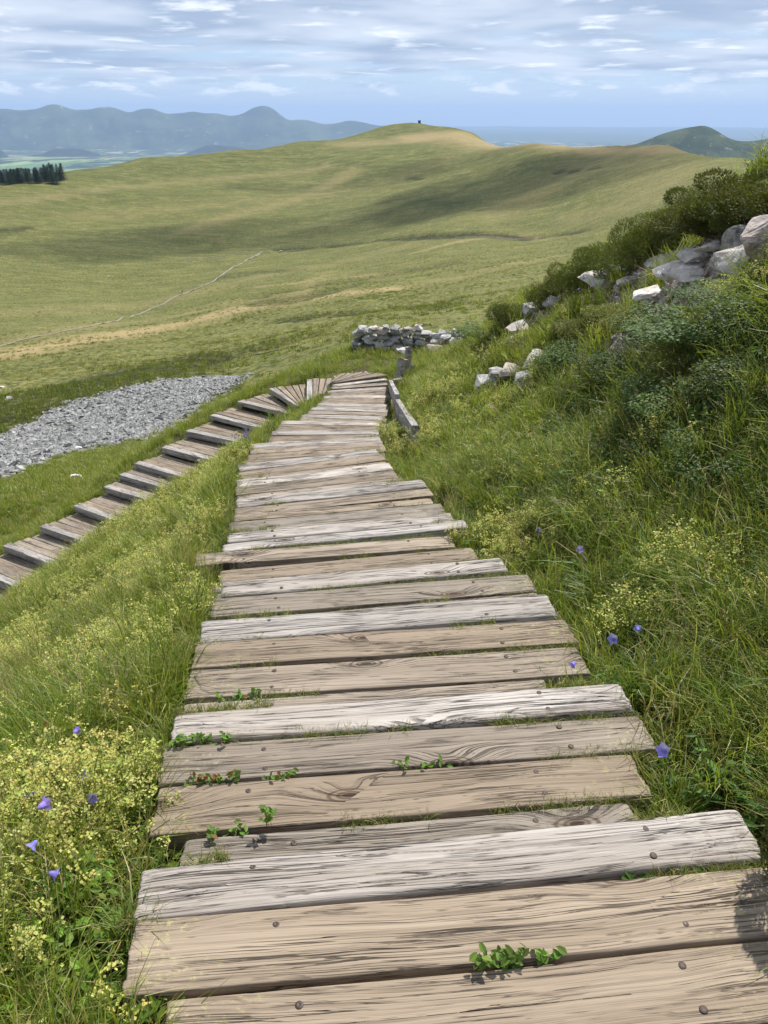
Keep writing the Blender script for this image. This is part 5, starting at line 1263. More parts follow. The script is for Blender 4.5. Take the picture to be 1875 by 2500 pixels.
bilb_n = [leafy(81+k, 60, .020, .10, .065, [(.105, .19, .022), (.15, .24, .03), (.08, .15, .02)], .012) for k in range(4)]
shrub_n = [leafy(91+k, 90, .014, .19, .095, [(.032, .068, .018), (.050, .095, .024), (.085, .13, .038)], .01, 1.3) for k in range(4)]
herb_n = [leafy(101+k, 45, .016, .09, .07, [(.075, .15, .03), (.10, .19, .04), (.06, .12, .03)], .0, 2.3) for k in range(4)]
HE0 = [(.050, .075, .015), (.078, .105, .020), (.080, .075, .024)]
HE1 = [(.095, .130, .022), (.14, .17, .030), (.11, .095, .03)]
heath_a = [heather_tuft(111+k, 34, .17, .07, HE0) for k in range(4)]
heath_b = [heather_tuft(121+k, 34, .15, .07, HE1) for k in range(4)]

def plant(name, n, rmin, rmax, probf, variants, smin, smax, tilt=.18, dmin=.03, sink=.015, down=.0):
    wide = rmax <= 13
    if wide: n = int(n*1.3)
    x, y = candidates(n, rmin, rmax, R(58) if wide else R(44)); f = fields(x, y)
    pr = probf(x, y, f)*(1-f['rock'])*(1-f['rail'])
    ok = (prs.uniform(0, 1, n) < pr) & (f['d'] > dmin) & ~((f['d'] < .0))
    x, y = x[ok], y[ok]
    if len(x): put(name, x, y, variants, smin, smax, tilt, sink, down)
    return len(x)
B = lambda f: (1-.93*np.clip(f['bare']*1.3, 0, 1))
right = lambda x, y: sstep(x-np.interp(y, [1, 4, 8, 12, 18], [1.0, .75, .35, .35, .5]), .05, .45)
cnt = {}
cnt['g1'] = plant('meadow_grass', 17000, .9, 7.5, lambda x, y, f: B(f)*np.clip(.30+.9*(f['n1']-.35), 0, 1)*(1-.35*f['bed'])*(1-.92*f['bilb'])*(1-.72*f['turf'])*(1-.6*f['shrub']), long_n, .7, 1.25, .22, .045, down=.35)
cnt['g2'] = plant('meadow_grass', 26000, 6.5, 24, lambda x, y, f: B(f)*np.clip(.55+.8*(f['n1']-.4), 0, 1)*(1-.5*f['bed'])*(1-.70*f['turf'])*(1-.5*f['shrub']), long_m, .7, 1.2, .22, .09, down=.3)
cnt['g3'] = plant('meadow_grass', 16000, 21, 60, lambda x, y, f: np.where(in_poly(x, y, SCREE), 0.02, .8), far_g, .7, 1.3, .2, .1)
moor_a = [grass_clump(161+k, 26, (.22, .55), .045, .40, .55, (.4, 1.6), [(.12, .14, .022), (.15, .16, .03)], 2) for k in range(3)]
moor_b = [grass_clump(171+k, 30, (.18, .42), .05, .45, .06, (.3, 1.3), [(.040, .060, .012), (.060, .085, .016), (.075, .075, .02)], 2) for k in range(3)]
def hmask(x, y):
    o = np.zeros(len(x))
    for l_, wt in HEATH: o = np.maximum(o, min(wt, 1)*polyline_mask(x, y, l_, 1.2))
    return o
nosc = lambda x, y: np.where(in_poly(x, y, SCREE), 0.0, 1.0)
cnt['ma'] = plant('moor_tussocks', 30000, 55, 430, lambda x, y, f: nosc(x, y)*np.clip((fbm(x/16, y/8, 3, 81)-.42)*3.2, 0, .9)*(1-.8*hmask(x, y)), moor_a, .8, 1.5, .15, -1)
cnt['mb'] = plant('moor_scrub', 26000, 55, 330, lambda x, y, f: nosc(x, y)*np.clip((fbm(x/22+9, y/9, 3, 83)-.50)*3+.9*hmask(x, y), 0, .95), moor_b, .8, 1.6, .15, -1)
cnt['dk'] = plant('bank_grass', 13000, 2.2, 13, lambda x, y, f: B(f)*right(x, y)*np.clip(1.4*(f['n2']-.38), 0, 1)*(1-.8*f['turf'])*(1-.4*f['herb'])*1.6, dark_n, .7, 1.25, .25, .12, down=.6)
cnt['tf'] = plant('short_turf', 15000, .9, 9, lambda x, y, f: B(f)*np.clip(.22+f['turf']*.9, 0, 1)*(1-.6*f['bilb']), turf_n, .7, 1.3, .25, .012)
cnt['tf2'] = plant('short_turf', 9000, 9, 23, lambda x, y, f: B(f)*np.clip(.10+f['turf'], 0, 1), turf_n, 1.2, 2.2, .25, .03)
cnt['st'] = plant('dry_grass', 9000, .9, 9, lambda x, y, f: B(f)*np.clip(.06+.55*f['straw']+.15*(f['n2'] > .58), 0, 1), straw_n, .7, 1.2, .3, .03)
cnt['st2'] = plant('dry_grass', 8000, 9, 24, lambda x, y, f: B(f)*np.clip(.10+.7*f['straw'], 0, 1), straw_n, 1.0, 1.7, .3, .05)
cnt['sk'] = plant('seed_heads', 4000, 1.4, 16, lambda x, y, f: np.clip(.10+.35*f['straw'], 0, 1)*sstep(f['d'], .06, .2), stalks, .55, 1.05, .2, .08)
cnt['bd'] = plant('yellow_bedstraw', 15000, .95, 9, lambda x, y, f: B(f)*np.clip(f['bed']*.9*(.35+f['n2'])*sstep(f['n2'], .36, .50)+.010, 0, 1), beds, .75, 1.2, .22, .06)
cnt['bd2'] = plant('yellow_bedstraw', 8000, 8, 20, lambda x, y, f: B(f)*np.clip(f['bed']*1.0*sstep(f['n2'], .30, .45)+.02, 0, 1), beds, 1.0, 1.5, .22, .06)
cnt['bl'] = plant('bilberry_carpet', 9000, .85, 3.6, lambda x, y, f: np.clip(f['bilb']+.05*(x < -.4), 0, 1), bilb_n, .7, 1.2, .3, .0)
cnt['sh'] = plant('bilberry_scrub', 14000, 2.6, 14, lambda x, y, f: B(f)*right(x, y)*np.clip(f['shrub']*1.0+.05, 0, 1), shrub_n, .8, 1.35, .3, .15, down=.3)
cnt['hb'] = plant('broad_leaved_herbs', 9000, 1.0, 8, lambda x, y, f: B(f)*np.clip(f['herb']*.8+.07+.12*right(x, y), 0, 1), herb_n, .7, 1.2, .3, .03)
cnt['ha'] = plant('heather_mat', 9000, 4.5, 22, lambda x, y, f: B(f)*right(x, y)*np.clip((x-1.6)*.8, 0, 1)*np.clip(.12+(f['n2']-.45)*1.6+.3*f['shrub'], 0, 1), heath_b+heath_a[:2], .8, 1.4, .2, .3)
print('scatter', cnt)
# leaf litter of grass and moss lying in the joints between boards
def joint_stuff():
    J = []
    for i in range(7, len(MAIN)-1):
        a = MAIN[i]
        if a[7] > 8: break
        ang = R(a[5]); ca, sa = math.cos(ang), math.sin(ang)
        for _ in range(3):
            if prs.random() < .30: continue
            c0 = prs.uniform(-a[3]/2, a[3]/2) if prs.random() < .4 else prs.choice([-1, 1])*a[3]*prs.uniform(.3, .5)
            ln_ = prs.uniform(.08, .35)
            for k in range(int(ln_*130)):
                s = c0+prs.uniform(-ln_/2, ln_/2)
                if abs(s) > a[3]/2+.03: continue
                o_ = a[4]/2+.012+prs.normal(0, .004)
                J.append((a[0]+ca*s-sa*o_, a[1]+sa*s+ca*o_, a[2]-.035))
    for (i, s0, s1, sd, dz) in ((7, .45, .80, 1, -.04), (12, -.72, .02, 1, -.045), (12, .32, .78, 1, -.045), (10, .25, .62, 1, -.04), (11, .45, .80, 1, -.045), (21, -.65, .1, -1, -.05), (21, -.35, .35, 1, -.04), (21, .35, .8, 1, -.04), (23+4, -.2, .7, 1, -.04), (11, .30, .70, -1, -.05), (16, .1, .8, 1, -.05)):
        a = MAIN[i]; ang = R(a[5]); ca, sa = math.cos(ang), math.sin(ang)
        for k in range(int((s1-s0)*240)):
            s = prs.uniform(s0, s1); o_ = sd*(a[4]/2+.010+prs.normal(0, .005))
            J.append((a[0]+ca*s-sa*o_, a[1]+sa*s+ca*o_, a[2]+dz))
    return np.array(J)
# explicit tufts seen in the photograph's joints (board index, position along it)
J = joint_stuff()
tiny = [grass_clump(131+k, 16, (.025, .075), .0022, .014, .45, (.6, 2.4), [(.09, .13, .03), (.12, .16, .04)]) for k in range(4)]
n = len(J)
scatter('joint_grass', J[:, 0], J[:, 1], J[:, 2], np.c_[prs.normal(0, .5, n), prs.normal(0, .5, n), prs.uniform(0, 6.28, n)], prs.uniform(.7, 1.2, n), prs.integers(0, 4, n), tiny)
# grass hanging over the board ends
E_ = []
for i in range(6, len(MAIN)):
    a = MAIN[i]; ang = R(a[5]); ca, sa = math.cos(ang), math.sin(ang)
    for sd in (-1, 1):
        if sd == 1 and i in (8, 13, 18): continue
        m_ = prs.integers(2, 6) if a[7] < 9 else prs.integers(1, 4)
        for _ in range(m_):
            s = sd*(a[3]/2+prs.uniform(.0, .05)); o_ = prs.uniform(-.5, .5)*a[4]
            E_.append((a[0]+ca*s-sa*o_, a[1]+sa*s+ca*o_, a[2]-.10, 0 if sd > 0 else math.pi))
E_ = np.array(E_); n = len(E_)
edge = [grass_clump(141+k, 22, (.07, .18), .0042, .03, .25, (.5, 1.8), [(.11, .175, .03), (.14, .20, .04), (.08, .13, .025)]) for k in range(4)]
scatter('edge_grass', E_[:, 0], E_[:, 1], E_[:, 2], np.c_[prs.normal(0, .2, n), prs.normal(0, .2, n), prs.uniform(0, 6.28, n)], prs.uniform(.7, 1.25, n), prs.integers(0, 4, n), edge)

# single plants in the joints, as the photograph shows them: board index, place along it (m from centre), kind, label
def on_board(i, s, side=1, dz=-.055):
    a = MAIN[i]; ang = R(a[5]); ca, sa = math.cos(ang), math.sin(ang); o_ = side*(a[4]/2+.014)
    return (a[0]+ca*s-sa*o_, a[1]+sa*s+ca*o_, a[2]+dz)
def joint_plant(name, loc, fn, lab, cat='plant', sc=1.0, rz=0):
    o = link(name, fn, (), None, loc); o.scale = (sc,)*3; o.rotation_euler = (0, 0, rz); tag(o, lab, cat); return o
BP = [(.10, .185, .025), (.14, .23, .035), (.085, .14, .025)]
def spr(seed, n, ln_, red=.18, size=.015, h=.045):
    rs_ = np.random.default_rng(seed); mb = MB()
    for k in range(n):
        x = rs_.uniform(-ln_/2, ln_/2); y = rs_.normal(0, .008); z = rs_.uniform(.03, h+.04)
        stem(mb, (x*.9, 0, -.01), (x, y, z), .001, (.14, .07, .03))
        for q in range(4):
            col = (.17, .055, .022) if rs_.random() < red*.5 else BP[rs_.integers(3)]
            leafquad(mb, (x+rs_.normal(0, .008), y+rs_.normal(0, .008), z+rs_.uniform(-.006, .010)), (rs_.normal(0, .6), rs_.normal(0, .6)-.3, 1), 1.35*size*rs_.uniform(.7, 1.2), jitcol(rs_, col, 1, .2, .08), rs_, 1.4)
    return mb.mesh('sprig', M['herb'])
joint_plant('bilberry_sprig', on_board(6, .01, 1), spr(1, 20, .13, .0, .013, .045), 'leafy bilberry sprig in the nearest joint, in the middle of the boards', rz=.1)
joint_plant('bilberry_sprig', on_board(6, -.02+.13, 1), spr(2, 6, .06, .1, .013, .03), 'small bilberry shoot just right of the bigger one in the nearest joint')
joint_plant('bilberry_sprig', on_board(11, -.52, -1), spr(3, 9, .10, .2, .013, .04), 'bilberry sprig before the board with the big knot, at its left', rz=.1)
joint_plant('bilberry_sprig', on_board(11, -.60, 1), spr(4, 16, .20, .35, .012, .035), 'reddish bilberry row in the joint at the left behind the board with the big knot', rz=.1)
joint_plant('bilberry_sprig', on_board(11, -.40, 1), spr(5, 8, .12, .25, .011, .03), 'short bilberry row right of the reddish one in the same joint', rz=.1)
joint_plant('bilberry_sprig', on_board(11, .06, 1), spr(6, 10, .20, .05, .011, .03), 'row of small green bilberry shoots in the middle of the joint behind the knot board', rz=.1)
joint_plant('bilberry_sprig', on_board(12, -.70, 1), spr(7, 14, .22, .2, .013, .04), 'bilberry sprig at the left end before the bleached third step edge', rz=.1)
joint_plant('bilberry_sprig', on_board(16, -.58, -1), spr(8, 16, .20, .15, .011, .04), 'dense bilberry tuft in the joint behind the third bleached edge at the left', rz=.1)
joint_plant('bilberry_sprig', on_board(10, -.42, 1, .0), spr(9, 4, .04, .2, .013, .05), 'single upright bilberry shoot on the half hidden dark board')
joint_plant('grass_tuft', on_board(11, -.05, -1), grass_clump(151, 90, (.03, .085), .0024, .055, .25, (.8, 2.4)), 'green grass tuft overhanging the half hidden dark board in the middle')
joint_plant('grass_tuft', on_board(11, .10, -1), grass_clump(152, 70, (.03, .07), .0024, .06, .15, (.8, 2.4)), 'smaller grass tuft just right of the one over the dark board')
joint_plant('grass_tuft', on_board(7, .38, -1), grass_clump(153, 40, (.03, .07), .0022, .04, .5, (.5, 2.0)), 'thin tuft in the nearest joint towards the right')
joint_plant('grass_tuft', on_board(13, .02, -1), grass_clump(154, 90, (.02, .06), .0022, .11, .6, (1.2, 2.6)), 'flat straw coloured tuft before the second bleached step edge')
def rosette(seed, n, L, w_):
    rs_ = np.random.default_rng(seed); mb = MB()
    for k in range(n):
        a = 6.28*k/n+rs_.normal(0, .25); e = rs_.uniform(.25, .9); d = Vector((math.cos(a)*math.cos(e), math.sin(a)*math.cos(e), math.sin(e))); s = Vector((-math.sin(a), math.cos(a), 0)); l = L*rs_.uniform(.7, 1.1)
        P = [d*l*.05, d*l*.4+s*w_*.35, d*l*.75+s*w_*.5, d*l-Vector((0, 0, l*.12)), d*l*.75-s*w_*.5, d*l*.4-s*w_*.35]
        mb.add([tuple(p) for p in P], [(0, 1, 2, 3), (0, 3, 4, 5)], jitcol(rs_, (.05, .12, .02), 1, .2, .08))
    return mb.mesh('leaf_rosette', M['herb'])
joint_plant('plantain_rosette', on_board(8, .43, -1, -.03), rosette(5, 9, .065, .016), 'dark green leaf rosette against the nearest bleached step edge at the right')
joint_plant('plantain_rosette', on_board(8, .62, -1, -.03), rosette(6, 4, .05, .02), 'small dark leaf pair right of the rosette at the nearest bleached edge')

# harebells and other flowers one can count
def bell_flower(seed, h, size, col, hang=True):
    rs_ = np.random.default_rng(seed); mb = MB(); hd = rs_.uniform(0, 6.28); top = Vector((.18*h*math.cos(hd), .18*h*math.sin(hd), h))
    mid = Vector((.04*h*math.cos(hd), .04*h*math.sin(hd), h*.55)); stem(mb, (0, 0, 0), mid, .001, (.12, .16, .05)); stem(mb, mid, top, .0009, (.12, .16, .05))
    ax = Vector((math.cos(hd), math.sin(hd), -.35 if hang else .5)).normalized(); a = ax.orthogonal().normalized(); b = ax.cross(a)
    rings = []; prof = [(0, .10), (.25, .34), (.6, .42), (.85, .5), (1.08, .80)]
    V = []
    for t_, r_ in prof:
        for k in range(10):
            an = k*math.pi/5; rr2 = r_*size*(1+(.35 if (t_ > 1 and k % 2 == 0) else 0)); ex = .18*size if (t_ > 1 and k % 2 == 0) else 0
            V.append(tuple(top+ax*(t_*size+ex)+(a*math.cos(an)+b*math.sin(an))*rr2))
    F = [(i*10+k, i*10+(k+1) % 10, (i+1)*10+(k+1) % 10, (i+1)*10+k) for i in range(4) for k in range(10)]
    mb.add(V, F, jitcol(rs_, col, 1, .1, .04))
    return mb.mesh('flower', M['petal2'])
def head_flower(seed, h, size, col):
    rs_ = np.random.default_rng(seed); mb = MB(); top = Vector((rs_.normal(0, .02), rs_.normal(0, .02), h)); stem(mb, (0, 0, 0), top, .0011, (.12, .16, .05))
    for k in range(26):
        u_ = rs_.uniform(0, 6.28); e = rs_.uniform(.05, 1.4); d = Vector((math.cos(u_)*math.cos(e), math.sin(u_)*math.cos(e), math.sin(e)*.7)); leafquad(mb, top+d*size*.55, d, size*.36, jitcol(rs_, col, 1, .15, .05), rs_, 1.5)
    return mb.mesh('flower', M['petal2'])
M['petal2'] = mat_leaf('violet_petal', .30, .6, .2, .10, rgb(.30, .26, .72))
VI = (.28, .22, .72); PV = (.16, .08, .50); LI = (.42, .42, .82)
hb = [bell_flower(201+k, .27, .023, VI, k % 2 == 0) for k in range(3)]
vi = [head_flower(211+k, .27, .021, PV) for k in range(3)]; sc = [head_flower(221+k, .20, .026, LI) for k in range(3)]
ye = [head_flower(231+k, .06, .009, (.75, .52, .02)) for k in range(2)]
def flowers(name, L, variants, lab, cat, grp, s0=.9, s1=1.15):
    for i, p in enumerate(L):
        o = bpy.data.objects.new(name, variants[i % len(variants)]); COL.objects.link(o); o.location = p; o.rotation_euler = (prs.normal(0, .1), prs.normal(0, .1), prs.uniform(0, 6.28)); k_ = prs.uniform(s0, s1); o.scale = (k_, k_, k_)
        tag(o, lab[i] if isinstance(lab, list) else lab, cat, grp)
HBL = ['harebell in the yellow flowers left of the fifth board from below', 'harebell nearest the left ends of the boards beside the knot board', 'largest pale violet harebell at the left edge of the picture', 'small harebell low at the left edge below the yellow flowers', 'half open pale harebell just below the highest one on the left', 'closed whitish harebell bud left of the nearest bleached edge', 'faded harebell below the largest one',
 'lone blue harebell in the grass right of the middle steps', 'blue harebell higher up, right of the narrow end board', 'uppermost of the harebells by the yellow trefoil', 'left one of the harebells by the yellow trefoil', 'right one of the harebells by the yellow trefoil', 'dark violet flower at the right end of the joint by the trefoil', 'small blue harebell in the turf right of the knot board', 'upper violet flower under the small stone outcrop', 'lower violet flower under the small stone outcrop', 'violet flower beside the kerb rail', 'lower harebell in the grass between the two stair flights', 'upper harebell in the grass between the two stair flights', 'left bluish flower before the stone wall end', 'right bluish flower before the stone wall end']
flowers('harebell', HB, hb, HBL, 'flower', 'harebells', .68, 1.02)
flowers('purple_flower', VIO, vi, 'deep violet flower in the clump beside the left edge of the upper steps', 'flower', 'violet flowers in the clump by the steps')
flowers('scabious', SCAB, sc, 'lilac blue round flower head on the stony bank crest', 'flower', 'lilac flowers on the bank')
flowers('trefoil', YEL, ye, 'small bright yellow flower at the right board ends', 'flower', 'yellow trefoil by the boards')
# the brown-red spike standing at the left edge
mb = MB(); rs_ = np.random.default_rng(5)
stem(mb, (0, 0, 0), (.0, .01, .26), .0013, (.10, .075, .03))
for k in range(40):
    z_ = .255+.045*k/40; a = rs_.uniform(0, 6.28); q = .006*(1-abs(k/20-1)*.5); leafquad(mb, (q*math.cos(a), .01+q*math.sin(a), z_), (math.cos(a), math.sin(a), .3), .005, jitcol(rs_, (.28, .08, .05), 1), rs_, 1.6)
sx_, sy_ = -1.13, 1.95
o = link('burnet_spike', mb.mesh('burnet_spike', M['herb']), (), None, (sx_, sy_, float(height([sx_], [sy_])[0]))); tag(o, 'thin dark stalk with a dark red spike at the left edge of the picture', 'plant')

# ------------------------------------------------------------------ bushes on the bank
def bush_mesh(kind, seed):
    """unit bush (radius 1, height 1): twigs from a woody foot and thousands of leaf faces in uneven lobes"""
    rs_ = np.random.default_rng(seed); V = []; F = []; C = []
    pal = [HE0, HE1, [(.030, .062, .016), (.050, .092, .022), (.085, .130, .036)]][kind]
    lobes = [(*(np.clip(rs_.normal(0, .40, 2), -.75, .75)), rs_.uniform(.05, .55), rs_.uniform(.26, .46)) for _ in range(15)]
    n = 20000 if kind < 2 else 8000; k = 0
    cl = rs_.normal(0, 1, (15, 3))
    for i in range(n):
        l = lobes[rs_.integers(15)]; li = lobes.index(l); d = rs_.normal(size=3); d /= np.linalg.norm(d); d[2] = d[2]*.8+.15
        q = l[3]*(rs_.uniform(.45, 1.0)**.45); c_ = np.array([l[0], l[1], l[2]])+d*q
        if c_[2] < .02 and rs_.random() < .8: continue
        out_ = d+rs_.normal(0, .5, 3)+np.array([0, 0, .5]); out_ /= np.linalg.norm(out_)
        t_ = np.cross(out_, rs_.normal(size=3)); t_ /= np.linalg.norm(t_)+1e-9
        if kind < 2: s = rs_.uniform(.030, .055); w_ = s*.22; pts = [c_-t_*w_, c_+t_*w_, c_+out_*s]; f = [(0, 1, 2)]
        else:
            s = rs_.uniform(.016, .027); b2 = np.cross(out_, t_); pts = [c_-t_*s, c_-b2*s*.7, c_+t_*s, c_+b2*s*.7]; f = [(0, 1, 2, 3)]
        col = np.array(pal[rs_.integers(len(pal))])*(1+.12*cl[li, 0])*rs_.uniform(.75, 1.3)
        if kind == 0 and rs_.random() < .10: col = np.array((.13, .10, .035))
        V += [tuple(p) for p in pts]; F += [tuple(a+k for a in g) for g in f]; C += [col]*len(pts); k += len(pts)
    fol = mesh_np('foliage', V, F, False, np.clip(np.array(C), 0, 1)); fol.materials.append(M['heather'] if kind < 2 else M['herb'])
    mb = MB()
    for i in range(26):
        l = lobes[rs_.integers(11)]; p0 = Vector((rs_.normal(0, .12), rs_.normal(0, .12), -.05)); p1 = Vector((l[0]*.6+rs_.normal(0, .1), l[1]*.6+rs_.normal(0, .1), l[2]*.6)); p2 = Vector((l[0], l[1], l[2]))+Vector(rs_.normal(0, .2, 3))
        stem(mb, p0, p1, .016, (.14, .11, .085)); stem(mb, p1, p2, .009, (.17, .14, .11))
    tw = mb.mesh('twigs', M['heather'])
    return fol, tw
BM = {k: [bush_mesh(k, 500+10*k+j) for j in range(2)] for k in range(3)}
for i, (x, y, z, rad, hh, kind, lab) in enumerate(BUSH):
    fol, tw = BM[kind][i % 2]
    e = tag(empty('heather_bush' if kind < 2 else 'bilberry_bush', (x, y+rad*.25, z-.05), prs.uniform(0, 6.28)), lab, 'bush')
    e.scale = (rad*1.02, rad*1.02, hh*1.0)
    for nm, me_ in (('foliage', fol), ('twigs', tw)):
        o = bpy.data.objects.new(nm, me_); COL.objects.link(o); o.parent = e
# bush just outside the frame at the right foot: it throws the shadow on the nearest board
e = tag(empty('heather_bush', (1.12, 1.19, -1.66), 1.9), 'heather bush close by on the right beside the lowest boards', 'bush'); e.scale = (.25, .20, .62)
for nm, me_ in (('foliage', BM[0][0][0]), ('twigs', BM[0][0][1])):
    o = bpy.data.objects.new(nm, me_); COL.objects.link(o); o.parent = e
# extra grass crown over the bushes' crests
# pebbles
rs = np.random.default_rng(3)
px_, py_ = rand_in_blobs(BARE, 2600, rs, 1.15); d_, _ = plank_dist(px_, py_); k_ = (d_ > .05); px_, py_ = px_[k_], py_[k_]
peb = [rock_mesh('pebble', 800+k, 1, .85, .6, 10) for k in range(5)]
for m_ in peb: m_.materials.append(M['rock_pale'])
n = len(px_); scatter('stone_chips', px_, py_, height(px_, py_)-.10*blob(px_, py_, BARE)+.005, rs.uniform(0, 6, (n, 3)), .018+.085*rs.power(.35, n), rs.integers(0, 5, n), peb)

# ------------------------------------------------------------------ the scree
scm = [rock_mesh('scree_stone', 600+k, 1, .8, .42, 10) for k in range(8)]
for m_ in scm: m_.materials.append(M['scree'])
SA = np.array(SCREE); rs = np.random.default_rng(9)
X = rs.uniform(SA[:, 0].min(), SA[:, 0].max(), 52000); Y = rs.uniform(SA[:, 1].min(), SA[:, 1].max(), 52000)
k_ = in_poly(X+7*(fbm(X/3, Y/3, 3, 40)-.5)+rs.normal(0, .5, len(X)), Y+7*(fbm(X/3, Y/3, 3, 41)-.5)+rs.normal(0, .9, len(X)), SCREE)
for (bx, by, ra, rb) in ISLE: k_ &= np.hypot((X-bx)/ra, (Y-by)/rb) > 1
az2 = np.arctan2(X, Y); k_ &= np.abs(az2) < R(33)
X, Y = X[k_], Y[k_]; rr2 = np.hypot(X, Y); o_ = np.argsort(rr2)[:34000]; X, Y, rr2 = X[o_], Y[o_], rr2[o_]
Z = height(X, Y, False); S = (.14+.44*rs.power(.6, len(X)))*(1+.8*(rs.random(len(X)) < .05))
rank = np.argsort(-S/rr2*(np.abs(np.arctan2(X, Y)) < R(27)))
big = rank[:300]; rest = rank[300:]
for i in big:
    o = bpy.data.objects.new('scree_stone', scm[i % 8]); COL.objects.link(o); o.location = (X[i], Y[i], Z[i]+S[i]*.12); o.scale = (S[i],)*3; o.rotation_euler = tuple(rs.uniform(-.6, .6, 2))+(rs.uniform(0, 6.28),)
    tag(o, 'one of the loose angular grey stones of the scree below the left stairs', 'stone', 'stones of the scree')
scatter('scree', X[rest], Y[rest], Z[rest]+S[rest]*.12, np.c_[rs.uniform(-.6, .6, (len(rest), 2)), rs.uniform(0, 6.28, len(rest))], S[rest], rs.integers(0, 8, len(rest)), scm)
# pale stones lying about on the moor
for i, (x, y, z, w_) in enumerate(MID):
    me = rock_mesh('rock', 950+i, w_, w_*.7, w_*.45, 12); me.materials.append(M['rock_pale'])
    tag(link('rock', me, (), None, (x, y, float(height([x], [y], False)[0])+w_*.12)), ['pale stone in the dark grass beyond the upper left edge of the scree', 'tiny white stone on the open hillside beyond the gravel path', 'pale stone in the green strip between the scree and the left stairs', 'pale stone at the left edge below the brown band of grass', 'pinkish stone heap beside the path fork', 'white stone on the shaded slope below the summit', 'small stone on the green patch under the scree'][i], 'rock')

# ------------------------------------------------------------------ conifers on the left shoulder
def conifer(seed):
    rs_ = np.random.default_rng(seed); V = []; F = []; C = []; k = 0
    for lev in range(16):
        f = lev/16; z = .10+.88*f; rad = .36*(1-f)**.8+.015; nb = int(15-7*f)
        for b in range(nb):
            a = 6.28*b/nb+rs_.normal(0, .25); l = rad*rs_.uniform(.75, 1.25); dz = -.05*rs_.uniform(.5, 1.5)
            for q in range(4):
                t0 = q/4; c_ = np.array([math.cos(a)*l*(t0+.2), math.sin(a)*l*(t0+.2), z+dz*t0+rs_.normal(0, .004)]); s = .075*(1.1-.6*t0)
                d = np.array([math.cos(a+rs_.normal(0, .5)), math.sin(a+rs_.normal(0, .5)), -.35]); p = np.array([-d[1], d[0], .1])
                V += [tuple(c_-p*s*.45), tuple(c_+p*s*.45), tuple(c_+d*s)]; F.append((k, k+1, k+2)); k += 3
                C += [np.array([(.016, .034, .014), (.024, .046, .018), (.012, .026, .012)][rs_.integers(3)])*rs_.uniform(.8, 1.3)]*3
    cr = mesh_np('crown', V, F, False, np.array(C)); cr.materials.append(M['needle'])
    mb = MB(); stem(mb, (0, 0, -.03), (0, 0, .95), .016, (.07, .05, .035)); tr = mb.mesh('trunk', M['heather']); return cr, tr
CN = [conifer(700+k) for k in range(4)]
TP = []
rs = np.random.default_rng(8)
for k in range(98):
    u_ = rs.uniform(-60, 160); row = rs.random()
    a = math.atan2((u_-937.5)/1880, .8886+.19); r_ = 785+rs.uniform(0, 75)
    TP.append((r_*math.sin(a), r_*math.cos(a), r_))
TP.sort(key=lambda p: math.atan2(p[0], p[1]))
for i, (x, y, r_) in enumerate(TP):
    e = tag(empty('spruce_tree', (x, y, float(height([x], [y], False)[0])), rs.uniform(0, 6)), 'dark spruce in the small wood on the left skyline' if i < len(TP)-1 else 'dark spruce standing rightmost at the end of the small wood', 'tree', 'spruces of the wood on the left shoulder')
    h = rs.uniform(9.5, 13) if i < len(TP)-1 else 14.5; e.scale = (h*1.05, h*1.05, h)
    for nm, me_ in zip(('crown', 'trunk'), CN[i % 4]):
        o = bpy.data.objects.new(nm, me_); COL.objects.link(o); o.parent = e

# ------------------------------------------------------------------ the hut on the summit
hx, hy, hz = HUT
hut = tag(empty('stone_shelter', (hx, hy, float(height([hx], [hy], False)[0]))), 'small dark block shaped shelter on the summit of the far hill', 'hut')
def box(name, c_, s, mat, par):
    V = [(c_[0]+sx*s[0]/2, c_[1]+sy*s[1]/2, c_[2]+sz*s[2]/2) for sx in (-1, 1) for sy in (-1, 1) for sz in (-1, 1)]
    F = [(0, 1, 3, 2), (4, 6, 7, 5), (0, 4, 5, 1), (2, 3, 7, 6), (0, 2, 6, 4), (1, 5, 7, 3)]
    return link(name, mesh_np(name, V, F), mat, par)
M['hut'] = mat_plain('dark_stonework', (.035, .034, .034)); M['hutd'] = mat_plain('doorway_shadow', (.01, .01, .01))
box('wall', (0, 0, 1.5), (3.4, 3.0, 3.6), M['hut'], hut); box('roof_slab', (0, 0, 3.42), (3.8, 3.4, .25), M['hut'], hut); box('doorway_shade', (.4, -1.52, 1.1), (.9, .06, 2.0), M['hutd'], hut); box('plinth', (0, 0, -.1), (4.4, 4.0, .8), M['hut'], hut)  # near-black panel on the front paints the shade of an open doorway

